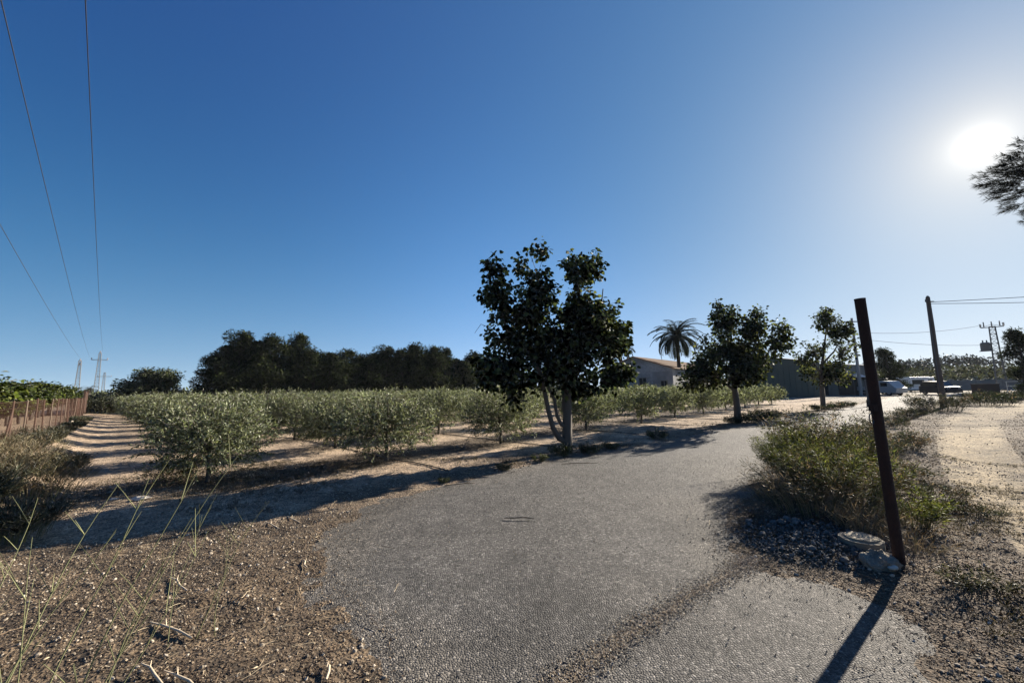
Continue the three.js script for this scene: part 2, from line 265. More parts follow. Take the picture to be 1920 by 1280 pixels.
// broad-leaved crown: lobes [x, y, z, rx, ry, rz], leaves in hanging sprays on twigs
function leafyCrown(rnd, lobes, o) {
  const leaves = new MB(), wood = new MB(), vol = lobes.map((l) => Math.pow(l[3] * l[4] * l[5], 0.72)), tot = vol.reduce((a, b) => a + b, 0);
  lobes.forEach((l, li) => {
    const n = Math.max(3, Math.round(o.sprays * vol[li] / tot));
    const anchor = [l[0] * 0.85 + (o.hub ? o.hub[0] * 0.15 : 0), l[1] - l[4] * 0.3, l[2] * 0.85];
    for (let i = 0; i < n; i++) {
      const d = unit(rnd), q = Math.pow(rnd(), o.shell || 0.42), c = [l[0] + d[0] * l[3] * q, l[1] + d[1] * l[4] * q, l[2] + d[2] * l[5] * q];
      if (o.holes && fbm(c[0] * 1.6 + 31 + li, c[1] * 1.6 + c[2] * 1.1, 3) < o.holes) continue;
      if (rnd() < (o.twigs ?? 0.5)) wood.tube(curve(anchor, c, o.twig || 0.012, 0.004, rnd, 0.1, 3), 3);
      const ax = unit(rnd); const ux = d[0] * 0.6 + ax[0] * 0.6, uy = 0.15 + ax[1] * 0.5, uz = d[2] * 0.6 + ax[2] * 0.6;
      const m = Math.round(o.per * (0.6 + 0.8 * rnd())), tone = 0.75 + 0.5 * rnd();
      for (let k = 0; k < m; k++) {
        const t = (k / m - 0.4) * o.spray, w = unit(rnd), px = c[0] + ux * t + w[0] * o.spread, py = c[1] + uy * t + w[1] * o.spread, pz = c[2] + uz * t + w[2] * o.spread;
        let dx = d[0] * 0.4 + w[0], dy = -o.droop + w[1] * 0.7, dz = d[2] * 0.4 + w[2]; const L = Math.hypot(dx, dy, dz); dx /= L; dy /= L; dz /= L;
        const nn = unit(rnd), len = o.len * (0.6 + 0.7 * rnd()), col = tint(pick(o.palette, rnd), rnd, 0.2).map((v) => v * tone);
        if (o.narrow) leaves.leaf(px, py, pz, dx, dy, dz, len, len * o.aspect, nn[0], nn[1] + 0.4, nn[2], col); else leaves.broad(px, py, pz, dx, dy, dz, len, len * o.aspect, nn[0], nn[1] + 0.3, nn[2], col);
      }
    }
  });
  return { leaves: leaves.geo(), wood: wood.k ? wood.geo() : null };
}
function putTree(name, label, cat, x, z, turn, trunkPaths, rnd, crown, crownMat, bark, group, y) {
  const t = thing(name, label, cat, x, y ?? H(x, z), z, turn, group), tb = new MB();
  for (const q of trunkPaths) tb.tube(q, 9, [1, 1, 1], 0.05);
  const tr = part('trunk', tb.geo(), bark, t); if (crown.wood) part('branches', crown.wood, bark, tr);
  part('crown', crown.leaves, crownMat, t);
  return t;
}
const viewTurn = (x, z) => Math.atan2(-x, -z); // local +x = to the right seen from the origin
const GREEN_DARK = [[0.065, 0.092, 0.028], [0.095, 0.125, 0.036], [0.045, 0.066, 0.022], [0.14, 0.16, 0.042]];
const GREEN_MID = [[0.12, 0.15, 0.04], [0.16, 0.185, 0.05], [0.085, 0.11, 0.032], [0.20, 0.21, 0.055]];
const broadLeaf = leafMat(0.5, 0.85, { specularIntensity: 0.6 }), broadLeafThin = leafMat(0.5, 0.85, { specularIntensity: 0.6 });

{ // the tall tree at the near road edge
  const r = rng(101), lobes = [[-1.6, 4.4, 0.1, 0.33, 0.58, 0.35], [-1.55, 3.7, 0, .4, .5, .4], [-0.72, 4.5, -0.2, 0.42, 0.70, 0.5], [-0.5, 5.0, -.2, .16, .26, .2], [0.44, 4.2, 0.3, 0.5, 0.78, 0.7], [0.28, 4.75, .2, .2, .28, .25], [0.82, 4.75, .1, .33, .42, .35], [1.08, 3.95, -0.2, 0.42, 0.75, 0.6], [-1.0, 3.4, 0.2, 1.02, 0.66, 0.95], [0.6, 2.95, -0.1, 1.05, 0.88, 1.15], [0.5, 3.1, 0.9, .7, .6, .5], [-1.38, 2.1, 0.1, 0.8, 0.62, 0.8], [-1.98, 2.8, 0, 0.17, 0.22, 0.2], [-1.1, 1.36, 0.3, 0.35, 0.28, 0.35], [1.27, 2.3, 0.1, 0.44, 0.46, 0.5], [-0.24, 2.15, 0, 1.02, 0.8, 1.05], [0.35, 1.65, -.2, .55, .4, .6], [-0.6, 2.6, -0.9, .8, .7, .5]];
  lobes.push([1.5, 1.95, 0, 0.4, 0.36, 0.4], [1.15, 1.75, 0, .4, .35, .4], [1.35, 2.9, 0, .4, .5, .45], [0.5, 3.65, 0, 0.5, 0.5, 0.5], [0.98, 3.4, 0, 0.45, 0.5, 0.5], [-0.55, 3.9, 0, 0.4, 0.4, 0.4], [0.1, 3.6, 0, .45, .45, .45], [-1.2, 2.7, 0, .7, .5, .5]);
  for (const l of lobes) { l[2] = l[2] * 0.5 - 0.62 * l[0]; l[5] *= 0.62; }
  const crown = leafyCrown(r, lobes, { sprays: 3000, per: 8, spray: 0.22, spread: 0.085, droop: 0.55, len: 0.105, aspect: 0.85, palette: GREEN_DARK, holes: 0.35, twigs: 0.4, twig: 0.010, shell: 0.6 });
  const tr = [[[0, -0.15, 0, 0.15], [0, 0.1, 0, 0.125], [0.01, 0.5, 0, 0.115], [0.03, 0.9, 0, 0.11], [0.05, 1.6, 0.02, 0.095], [0.25, 2.4, 0.05, 0.07], [0.4, 3.3, 0.1, 0.045], [0.45, 4.2, .2, .02]],
    [[-0.02, 0.28, 0, 0.075], [-0.18, 0.36, 0, 0.07], [-0.32, 0.62, 0.02, 0.062], [-0.41, 1.0, 0.03, 0.056], [-0.5, 1.5, 0.03, 0.05], [-0.75, 2.4, 0.05, 0.04], [-0.8, 3.4, -0.1, 0.03], [-0.72, 4.4, -0.2, 0.014]],
    [[-0.02, 0.62, 0, 0.05], [-0.12, 0.68, 0.03, 0.045], [-0.22, 0.9, 0.05, 0.042], [-0.27, 1.3, 0.1, 0.04], [-0.6, 2.0, 0.1, 0.032], [-1.3, 2.9, 0.1, 0.022], [-1.6, 4.2, .1, 0.01]],
    [[0.03, 0.85, 0, 0.04], [-0.06, 1.0, -0.1, 0.036], [-0.05, 1.5, -0.2, 0.034], [0.3, 2.3, -0.5, 0.02]],
    [[0.05, 1.5, 0, 0.06], [0.5, 2.2, 0.1, 0.045], [0.95, 3.2, -0.1, 0.03], [1.1, 4.2, -0.2, 0.012]], [[-1.3, 2.5, 0.1, 0.012], [-1.65, 2.95, 0.05, 0.008], [-1.85, 3.03, 0.03, 0.006], [-1.98, 2.82, 0, 0.004]]];
  for (const q of tr) for (const p of q) p[2] = p[2] * 0.5 - 0.62 * p[0];
  putTree('roadside_tree', 'tall dark roadside tree with forked trunk, nearest tree at the road edge', 'tree', 1.29, -9.54, viewTurn(1.29, -9.54), tr, r, crown, broadLeaf, BARK.grey);
}
{ // second and third trees along the road
  const r = rng(202), lobes = [[-0.1, 4.35, 0, 0.7, 0.85, 0.7], [-.3, 5.0, 0, .3, .3, .3], [0.91, 3.9, 0.2, 0.52, 0.8, 0.6], [1.1, 4.6, 0, .22, .25, .2], [1.75, 3.4, 0, 0.5, 0.9, 0.55], [-0.04, 3.1, 0.1, 1.35, 1.0, 1.3], [-1.04, 2.2, 0, 1.1, 0.85, 1.0], [0.68, 2.3, -0.3, 0.78, 0.8, 0.9], [-1.6, 1.8, 0.2, 0.6, 0.5, 0.6], [0.2, 2.2, .8, .8, .7, .5]];
  const crown = leafyCrown(r, lobes, { sprays: 2000, per: 8, spray: 0.26, spread: 0.1, droop: 0.5, len: 0.115, aspect: 0.85, palette: [...GREEN_DARK, ...GREEN_MID], holes: 0.38, twigs: 0.5, twig: 0.012, shell: 0.6 });
  const tr = [[[0, -0.15, 0, 0.17], [0, 0.15, 0, 0.145], [0.02, 0.8, 0, 0.125], [-0.02, 1.5, 0, 0.11], [-0.05, 2.6, 0, 0.08], [-0.1, 3.6, 0, 0.05], [-0.15, 4.6, 0, 0.02]], [[0, 1.4, 0, 0.07], [0.5, 2.2, 0, 0.05], [0.9, 3.2, 0.1, 0.03], [0.95, 4.2, 0.2, 0.012]], [[0.4, 2.1, 0, 0.04], [1.2, 2.7, 0, 0.03], [1.75, 3.6, 0, 0.012]], [[0, 1.3, 0, 0.06], [-0.6, 1.9, 0.1, 0.04], [-1.3, 2.3, 0.1, 0.015]]];
  putTree('roadside_tree', 'second roadside tree, dark green crown on a straight single trunk, right of the date palm', 'tree', 9.52, -16.65, viewTurn(9.52, -16.65), tr, r, crown, broadLeafThin, BARK.grey);
  const r3 = rng(303), l3 = [[0.6, 5.5, 0, 0.65, 0.85, 0.7], [0.85, 4.7, .3, .9, .8, .8], [-0.2, 3.7, 0, 0.8, 0.8, 0.8], [-.75, 3.2, .2, .4, .6, .5], [1.25, 3.7, 0, 0.7, 1.05, 0.8], [0.35, 2.2, 0, 1.25, 0.9, 1.1], [1.55, 4.8, 0, .35, .5, .4]];
  const c3 = leafyCrown(r3, l3, { sprays: 1150, per: 7, spray: 0.3, spread: 0.11, droop: 0.5, len: 0.13, aspect: 0.8, palette: GREEN_MID, holes: 0.43, twigs: 0.8, twig: 0.018, shell: 0.6 });
  const t3 = [[[0, -0.15, 0, 0.16], [0, 0.3, 0, 0.14], [0.03, 1.2, 0, 0.12], [0.1, 2.4, 0, 0.09], [0.35, 3.7, 0, 0.06], [0.55, 4.8, 0, 0.03], [0.6, 5.8, 0, 0.012]], [[0.08, 2.2, 0, 0.06], [-0.3, 3.0, 0, 0.04], [-0.6, 3.7, 0.1, 0.015]], [[0.2, 2.8, 0, 0.06], [0.8, 3.5, 0, 0.04], [1.25, 4.3, 0, 0.015]]];
  putTree('roadside_tree', 'third roadside tree, slender with a sparse see-through crown, left of the rusty post', 'tree', 19.02, -23.97, viewTurn(19.02, -23.97), t3, r3, c3, broadLeafThin, BARK.pale);
}
{ // round dark tree at the end of the track
  const r = rng(404), lobes = []; for (let i = 0; i < 12; i++) { const a = r() * 6.28, q = Math.sqrt(r()) * 2.5; lobes.push([Math.cos(a) * q, 2.5 + r() * 1.7 - q * 0.25, Math.sin(a) * q, 1.1, 0.85, 1.1]); }
  lobes.push([0, 2, 0, 2.2, 1.3, 2.2], [0, 3.6, 0, 1.3, .9, 1.3]);
  const crown = leafyCrown(r, lobes, { sprays: 2400, per: 8, spray: 0.4, spread: 0.16, droop: 0.3, len: 0.22, aspect: 0.5, narrow: true, palette: GREEN_DARK, holes: 0.34, twigs: 0.25, twig: 0.02, shell: 0.5 });
  putTree('carob_tree', 'broad rounded dark tree at the far end of the sandy track', 'tree', -37.5, -40.6, 0.5, [[[0, -0.2, 0, 0.3], [0, 0.6, 0, 0.26], [0.2, 1.6, 0.1, 0.18], [0.4, 3, 0.2, 0.06]], [[0, 0.6, 0, 0.2], [-0.6, 1.6, 0, 0.13], [-1.2, 2.6, 0.2, 0.05]], [[0, 0.7, 0, 0.16], [0.8, 1.6, -0.4, 0.1], [1.6, 2.4, -0.6, 0.04]]], r, crown, broadLeaf, BARK.dark);
}

// ---- young olives
const OLIVE = [[0.25, 0.295, 0.125], [0.30, 0.34, 0.15], [0.35, 0.38, 0.22], [0.19, 0.23, 0.095], [0.28, 0.31, 0.115]];
const oliveMat = leafMat(0.55, 0.85);
function oliveGeo(seed, sprigs, per, len) {
  const r = rng(seed), leaves = new MB(), wood = new MB(), trunk = new MB();
  const lean = [(r() - 0.5) * 0.12, (r() - 0.5) * 0.12];
  trunk.tube([[0, -0.12, 0, 0.05], [0, 0.1, 0, 0.042], [lean[0] * 0.5, 0.35, lean[1] * 0.5, 0.036], [lean[0], 0.62, lean[1], 0.032], [lean[0] * 1.2, 1.0, lean[1] * 1.2, 0.02], [lean[0] * 1.3, 1.35, lean[1], 0.008]], 7);
  const limbs = []; for (let i = 0; i < 9; i++) { const a = i / 9 * 6.283 + r(), q = 0.45 + 0.4 * r(), y = 0.55 + 0.75 * r(); limbs.push([Math.cos(a) * q, y, Math.sin(a) * q]); wood.tube(curve([lean[0] * 0.8, 0.38 + 0.3 * r(), lean[1] * 0.8], limbs[i], 0.018, 0.006, r, 0.1, 4), 4); }
  for (let i = 0; i < sprigs; i++) {
    const d = unit(r), q = Math.pow(r(), 0.5) * 0.9, lump = 0.78 + 0.44 * fbm(d[0] * 2.1 + seed, d[2] * 2.1 + d[1] * 1.3, 2);
    const c = [d[0] * 1.08 * q * lump, 0.80 + d[1] * 0.60 * q * lump, d[2] * 1.08 * q * lump];
    let ux = d[0] * 0.7 + (r() - 0.5) * 0.9, uy = 0.55 + (r() - 0.5) * 0.9 + d[1] * 0.25 - (d[1] < -0.3 ? 0.5 : 0), uz = d[2] * 0.7 + (r() - 0.5) * 0.9; const L = Math.hypot(ux, uy, uz); ux /= L; uy /= L; uz /= L;
    const sl = 0.18 + 0.3 * r() * r() + (d[1] > 0.4 ? 0.1 * r() : 0);
    wood.tube([[c[0], c[1], c[2], 0.0045], [c[0] + ux * sl, c[1] + uy * sl, c[2] + uz * sl, 0.002]], 3);
    const tone = 0.8 + 0.4 * r();
    for (let k = 0; k < per; k++) {
      const t = (k + r()) / per * sl, w = unit(r); let dx = ux * 0.55 + w[0] * 0.85, dy = uy * 0.55 + w[1] * 0.85, dz = uz * 0.55 + w[2] * 0.85; const l = Math.hypot(dx, dy, dz); dx /= l; dy /= l; dz /= l;
      const n = unit(r), ll = len * (0.7 + 0.6 * r());
      leaves.leaf(c[0] + ux * t, c[1] + uy * t, c[2] + uz * t, dx, dy, dz, ll, ll * 0.26, n[0], n[1], n[2], tint(pick(OLIVE, r), r, 0.15).map((v) => v * tone));
    }
  }
  return { leaves: leaves.geo(), wood: wood.geo(), trunk: trunk.geo() };
}
{
  const near = [11, 12, 13, 14].map((s) => oliveGeo(s, 950, 14, 0.072)), mid = [21, 22, 23].map((s) => oliveGeo(s, 520, 12, 0.095)), low = [31, 32, 33].map((s) => oliveGeo(s, 300, 10, 0.135));
  const front = [[-5.33, -7.07], [-2.79, -8.87], [-0.29, -11.61], [2.6, -14.3], [5.43, -16.67], [8.1, -19.4], [10.7, -21.9], [13.2, -24.4], [15.8, -26.8], [18.4, -29.2], [20.8, -31.6]];
  const ord = ['first', 'second', 'third', 'fourth', 'fifth', 'sixth', 'seventh', 'eighth', 'ninth', 'tenth', 'eleventh', 'twelfth'];
  const r = rng(515);
  front.forEach(([fx, fz], k) => {
    const nj = k < 2 ? 14 : k < 8 ? 12 : k < 10 ? 6 : 3;
    for (let j = 0; j < nj; j++) {
      const sh = k === 0 && j > 0 ? 0.4 : 0, x = fx + GD[0] * 3.05 * j + (r() - 0.5) * 0.3 + GNx[0] * sh, z = fz + GD[1] * 3.05 * j + (r() - 0.5) * 0.3 + GNx[1] * sh, dist = Math.hypot(x, z);
      const set = dist < 15 ? near : dist < 26 ? mid : low, v = set[Math.floor(r() * set.length)];
      let label, group = 'young olives of the grove';
      if (j === 0) label = k === 0 ? 'bushy young olive at the near corner where track meets road' : `young olive, ${ord[k]} from the track in the front row facing the road`;
      else if (k === 0 && j < 8) label = `young olive, ${ord[j]} tree behind the corner olive along the sandy track edge`;
      else if (j === 1 && k < 8) label = `young olive in the second row back from the road, ${ord[k]} from the track`;
      else if (j === 2 && k < 6) label = `young olive in the third row back from the road, ${ord[k]} from the track`;
      else { label = 'young olive deep inside the grove, half hidden by nearer rows'; group = 'olives deep in the grove'; }
      const t = thing('olive_tree', label, 'olive tree', x, H(x, z), z, r() * 6.28, group);
      const s = (0.90 + 0.16 * r()) * (k === 0 && j === 0 ? 1.05 : 1); t.scale.set(s * (0.98 + 0.14 * r()) * (k ? 1 : 0.9), s * (dist > 14 ? 1.05 : 1), s * (0.98 + 0.14 * r()) * (k ? 1 : 0.9));
      const tr = part('trunk', v.trunk, BARK.grey, t); part('branches', v.wood, BARK.grey, tr); part('crown', v.leaves, oliveMat, t);
    }
  });
}


// ---- pine belt
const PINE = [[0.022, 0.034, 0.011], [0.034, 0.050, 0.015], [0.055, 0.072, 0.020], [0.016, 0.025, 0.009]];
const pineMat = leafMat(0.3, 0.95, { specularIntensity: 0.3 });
function pineGeo(seed, tufts, nl, wid, lenK, low) {
  const r = rng(seed), leaves = new MB(), wood = new MB(), lobes = [];
  const n = 15; for (let i = 0; i < n; i++) { const t = i / (n - 1), a = r() * 6.28, q = (0.15 + r() * 0.75) * (1 - Math.pow(Math.abs(t - 0.35), 1.6) * 1.2) * 0.26; lobes.push([Math.cos(a) * q, low + (0.93 - low) * t, Math.sin(a) * q, 0.11 + 0.06 * r(), 0.085 + 0.04 * r(), 0.11 + 0.06 * r()]); }
  lobes.push([(r() - .5) * .08, 0.93, (r() - .5) * .08, .06, .07, .06]);
  for (const l of lobes) {
    wood.tube(curve([0, l[1] - 0.08, 0], [l[0], l[1], l[2]], 0.010, 0.004, r, 0.1, 3), 4);
    const k = Math.round(tufts / lobes.length);
    for (let i = 0; i < k; i++) {
      const d = unit(r), q = Math.pow(r(), 0.45), c = [l[0] + d[0] * l[3] * q, l[1] + d[1] * l[4] * q, l[2] + d[2] * l[5] * q], tone = 0.7 + 0.6 * r(), col0 = pick(PINE, r);
      for (let m = 0; m < nl; m++) { const w = unit(r); let dx = d[0] * 0.5 + w[0], dy = 0.35 + w[1], dz = d[2] * 0.5 + w[2]; const L = Math.hypot(dx, dy, dz); const nn = unit(r); leaves.leaf(c[0], c[1], c[2], dx / L, dy / L, dz / L, lenK * (0.6 + 0.8 * r()), wid, nn[0], nn[1], nn[2], tint(col0, r, 0.2).map((v) => v * tone)); }
    }
  }
  const trunk = new MB(); trunk.tube([[0, -0.03, 0, 0.028], [0.005, 0.2, 0, 0.022], [-0.01, 0.5, 0.01, 0.016], [0.01, 0.85, 0, 0.006]], 7);
  return { leaves: leaves.geo(), wood: wood.geo(), trunk: trunk.geo() };
}
{
  const gs = [41, 42, 43, 44].map((s) => pineGeo(s, 3000, 4, 0.010, 0.036, 0.06)), r = rng(616);
  const spots = [[-30.0, -38.5, 5.4], [-29.2, -39.4, 6.5], [-28.2, -40.0, 7.9], [-27.2, -41.0, 7.1], [-26.1, -41.9, 7.7], [-24.4, -43.4, 8.2], [-22.9, -44.8, 6.2], [-21.6, -45.9, 6.2], [-20.3, -47.0, 6.6], [-18.0, -49.0, 6.3], [-16.4, -50.4, 7.4], [-15.0, -51.7, 7.1], [-13.6, -52.9, 7.9], [-11.6, -54.6, 7.7], [-9.8, -56.2, 7.6], [-7.4, -58.3, 5.9], [-5.9, -59.6, 7.3], [-3.1, -62.1, 6.9], [-0.1, -64.7, 6.1]];
  const say = ['low outermost pine at the left end of the belt behind the olives', 'pine second from the left end of the belt', 'tall pine with a high crown near the left end of the belt', 'pine between the two tall crowns at the left of the belt', 'tall bushy pine left of the tallest crown in the belt', 'tallest pine of the belt, standing before the skyline drops', 'lower pine just right of the tallest crown in the belt', 'low rounded pine in the dip of the belt skyline', 'low pine just left of the middle of the belt', 'low pine at the middle of the belt', 'taller pine rising again right of the middle of the belt', 'pine with a blunt top in the right half of the belt', 'highest pine in the right half of the belt', 'rounded pine next right of the highest one in the right half', 'pine with a broad shoulder near the right end of the belt', 'low pine in the gap left of the big roadside tree', 'pine just left of the big roadside tree crown', 'pine glimpsed behind the left branches of the big roadside tree', 'pine mostly hidden behind the big roadside tree'];
  spots.forEach(([x, z, h], i) => {
    const v = gs[i % 4], t = thing('pine_tree', say[i], 'pine tree', x + (r() - .5) * .6, H(x, z), z + (r() - .5) * 1.2, r() * 6.28, 'pines in the belt behind the olives');
    const w = 7.6 + r() * 1.6; t.scale.set(w, h, w);
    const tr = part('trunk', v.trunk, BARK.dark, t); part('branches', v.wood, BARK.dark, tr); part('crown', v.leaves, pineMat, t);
  });
  const mid2 = [[-27.8, -41.6, 6.6], [-25.3, -43.6, 6.9], [-23.6, -45.4, 6.0], [-22.2, -46.8, 5.9], [-19.2, -49.2, 6.1], [-17.2, -50.8, 6.4], [-14.4, -53.4, 6.9], [-12.6, -54.9, 6.8], [-10.7, -56.6, 6.7], [-8.6, -58.4, 6.3], [-6.6, -60.2, 6.6], [-4.5, -61.9, 6.6], [-1.6, -64.4, 6.2]];
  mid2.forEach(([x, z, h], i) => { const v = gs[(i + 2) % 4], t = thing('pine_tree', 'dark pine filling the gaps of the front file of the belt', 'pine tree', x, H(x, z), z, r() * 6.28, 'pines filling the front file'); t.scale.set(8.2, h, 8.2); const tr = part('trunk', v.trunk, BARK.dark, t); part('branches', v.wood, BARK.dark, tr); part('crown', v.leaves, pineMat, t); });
  const back = pineGeo(45, 2600, 4, 0.013, 0.045, 0.04); // second file of pines closing the belt
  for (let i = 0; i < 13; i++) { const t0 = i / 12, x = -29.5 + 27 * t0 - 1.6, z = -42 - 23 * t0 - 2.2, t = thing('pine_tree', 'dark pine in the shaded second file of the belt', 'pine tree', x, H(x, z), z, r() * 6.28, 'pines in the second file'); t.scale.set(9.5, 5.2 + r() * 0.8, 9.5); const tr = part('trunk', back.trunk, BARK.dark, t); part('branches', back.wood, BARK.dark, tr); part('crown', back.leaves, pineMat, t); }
  const P2 = [[53.3, -55, 6.4, 8, 'dark pine behind the flatbed truck, right of the rusty post'], [54.8, -41.5, 7.0, 7.0, 'dark pine at the right edge beside the lattice tower']];
  for (const [x, z, h, w, l] of P2) { const v = gs[1], t = thing('pine_tree', l, 'pine tree', x, H(x, z), z, 1.3, 'pines in the belt behind the olives'); delete t.userData.group; t.scale.set(w, h, w); const tr = part('trunk', v.trunk, BARK.dark, t); part('branches', v.wood, BARK.dark, tr); part('crown', v.leaves, pineMat, t); }
}
{ // tall pine standing out of frame on the right: its branch tips hang into view under the sun
  const r = rng(717), t = thing('pine_tree', 'brushy pine branch tips hanging in from the right edge below the sun', 'pine tree', 11.2, 0, -5.45), tb = new MB(), wood = new MB(), leaves = new MB();
  tb.tube([[0, -0.2, 0, 0.2], [0.05, 2, 0, 0.16], [-0.05, 4, 0, 0.12], [0, 6, 0, 0.07], [0, 8, 0, 0.02]], 9);
  const tips = [[-3.45, 4.62, 0.0, 0.42], [-3.25, 4.9, 0.15, 0.42], [-3.1, 4.45, -0.1, 0.45], [-2.7, 4.75, 0.1, 0.55], [-3.35, 3.92, 0.2, 0.24], [-3.0, 3.82, 0.2, 0.35], [-2.3, 4.3, 0, 0.65], [-2.75, 5.55, 0.2, 0.2], [-1.6, 5, 0.4, 0.7], [-0.9, 6.4, 0, 0.7], [1.5, 5, 0.3, 0.9], [0.3, 5.6, -1.4, 0.9], [0.2, 5.4, 1.5, 0.9], [0, 7.2, 0, 0.9], [1.2, 6.4, -0.5, 0.8]];
  for (const [x, y, z, rad] of tips) {
    wood.tube(curve([0, y - 1.1, 0], [x, y, z], 0.04, 0.008, r, 0.08, 5), 5);
    const n = Math.round(80 * rad / 0.4);
    for (let i = 0; i < n; i++) {
      const d = unit(r), q = Math.cbrt(r()), c = [x + d[0] * rad * q * 0.9, y + d[1] * rad * q * 0.6, z + d[2] * rad * q * 0.9];
      let ux = d[0] - 0.5, uy = d[1] * 0.5 + 0.15, uz = d[2]; const L = Math.hypot(ux, uy, uz); ux /= L; uy /= L; uz /= L;
      wood.tube([[c[0], c[1], c[2], 0.005], [c[0] + ux * 0.16, c[1] + uy * 0.16, c[2] + uz * 0.16, 0.003]], 3);
      for (let m = 0; m < 38; m++) { const w = unit(r), s = r() * 0.16; let dx = ux * 0.9 + w[0] * 0.7, dy = uy * 0.9 + w[1] * 0.7, dz = uz * 0.9 + w[2] * 0.7; const l = Math.hypot(dx, dy, dz), nn = unit(r); leaves.leaf(c[0] + ux * s, c[1] + uy * s, c[2] + uz * s, dx / l, dy / l, dz / l, 0.07 + 0.04 * r(), 0.006, nn[0], nn[1], nn[2], tint([0.05, 0.05, 0.026], r, 0.3)); }
    }
  }
  const tr = part('trunk', tb.geo(), BARK.dark, t); part('branches', wood.geo(), BARK.dark, tr); part('crown', leaves.geo(), leafMat(0.3, 0.75), t);
}
const palmMat = leafMat(0.4, 0.9, { specularIntensity: 0.4 });
// ---- palms
function palm(x, z, h, R, nf, label, seed, det) {
  const r = rng(seed), t = thing('date_palm', label, 'palm tree', x, H(x, z), z), tr = new MB();
  const pts = []; for (let i = 0; i <= 16; i++) pts.push([0.1 * Math.sin(i * 0.2), i / 16 * h - 0.2, 0, 0.24 - 0.05 * (i / 16) + (i % 2) * 0.02]); tr.tube(pts, 10);
  part('trunk', tr.geo(), BARK.dark, t);
  const stub = new MB(); for (let i = 0; i < 24; i++) { const a = i * 2.4, y = h - 0.9 + (i / 24) * 0.8; stub.tube([[Math.cos(a) * 0.2, y, Math.sin(a) * 0.2, 0.05], [Math.cos(a) * 0.42, y + 0.3, Math.sin(a) * 0.42, 0.02]], 4); } part('frond_stubs', stub.geo(), BARK.dark, t);
  for (let f = 0; f < nf; f++) {
    const m = new MB(), a = f * 2.39996, e = mix(1.45, -0.35, Math.pow(f / nf, 0.9)), L = R * (0.85 + 0.3 * r()), col = e < -0.4 ? [0.13, 0.11, 0.05] : [0.085, 0.11, 0.04]; let px = 0, py = h, pz = 0, el = e; const n = 14, ca = Math.cos(a), sa = Math.sin(a), spine = [];
    for (let i = 0; i <= n; i++) { spine.push([px, py, pz, 0.028 * (1 - i / n) + 0.006]); px += Math.cos(el) * ca * L / n; py += Math.sin(el) * L / n; pz += Math.cos(el) * sa * L / n; el -= 0.085 + 0.05 * r() + 0.03 * (i / n); }
    m.tube(spine, 4, [0.09, 0.085, 0.04]);
    for (let i = 1; i < n; i++) for (let k = 0; k < det; k++) for (const sd of [-1, 1]) { const p = spine[i], q = spine[i + 1], tt = k / det, T = V(q[0] - p[0], q[1] - p[1], q[2] - p[2]).normalize(), S = V(-sa * sd, 0, ca * sd); const D = T.clone().multiplyScalar(0.7).addScaledVector(S, 0.75).add(V(0, -0.25 + 0.15 * r(), 0)).normalize(), ll = L * 0.17 * Math.sin(Math.PI * (0.12 + 0.8 * i / n)) + 0.12; m.leaf(mix(p[0], q[0], tt), mix(p[1], q[1], tt), mix(p[2], q[2], tt), D.x, D.y, D.z, ll, 0.06, T.y * S.z, 1, -T.y * S.x, tint(col, r, 0.25)); }
    part('frond', m.geo(), palmMat, t);
  }
}
palm(20.2, -47, 7.6, 3.5, 50, 'date palm with arching fronds rising above the barn roof', 81, 4);
palm(14.6, -52, 6.7, 2.3, 30, 'second date palm peeping out behind the big roadside tree', 82, 3);
palm(-47.2, -60, 3.2, 1.9, 26, 'small palm at the left end of the pine belt', 83, 2);
palm(-94, -86, 3.1, 1.7, 20, 'tiny distant palm under the lattice pylons', 84, 1);
palm(-99, -98, 2.7, 2.0, 18, 'tiny distant palm right of the tallest pylon', 85, 1);

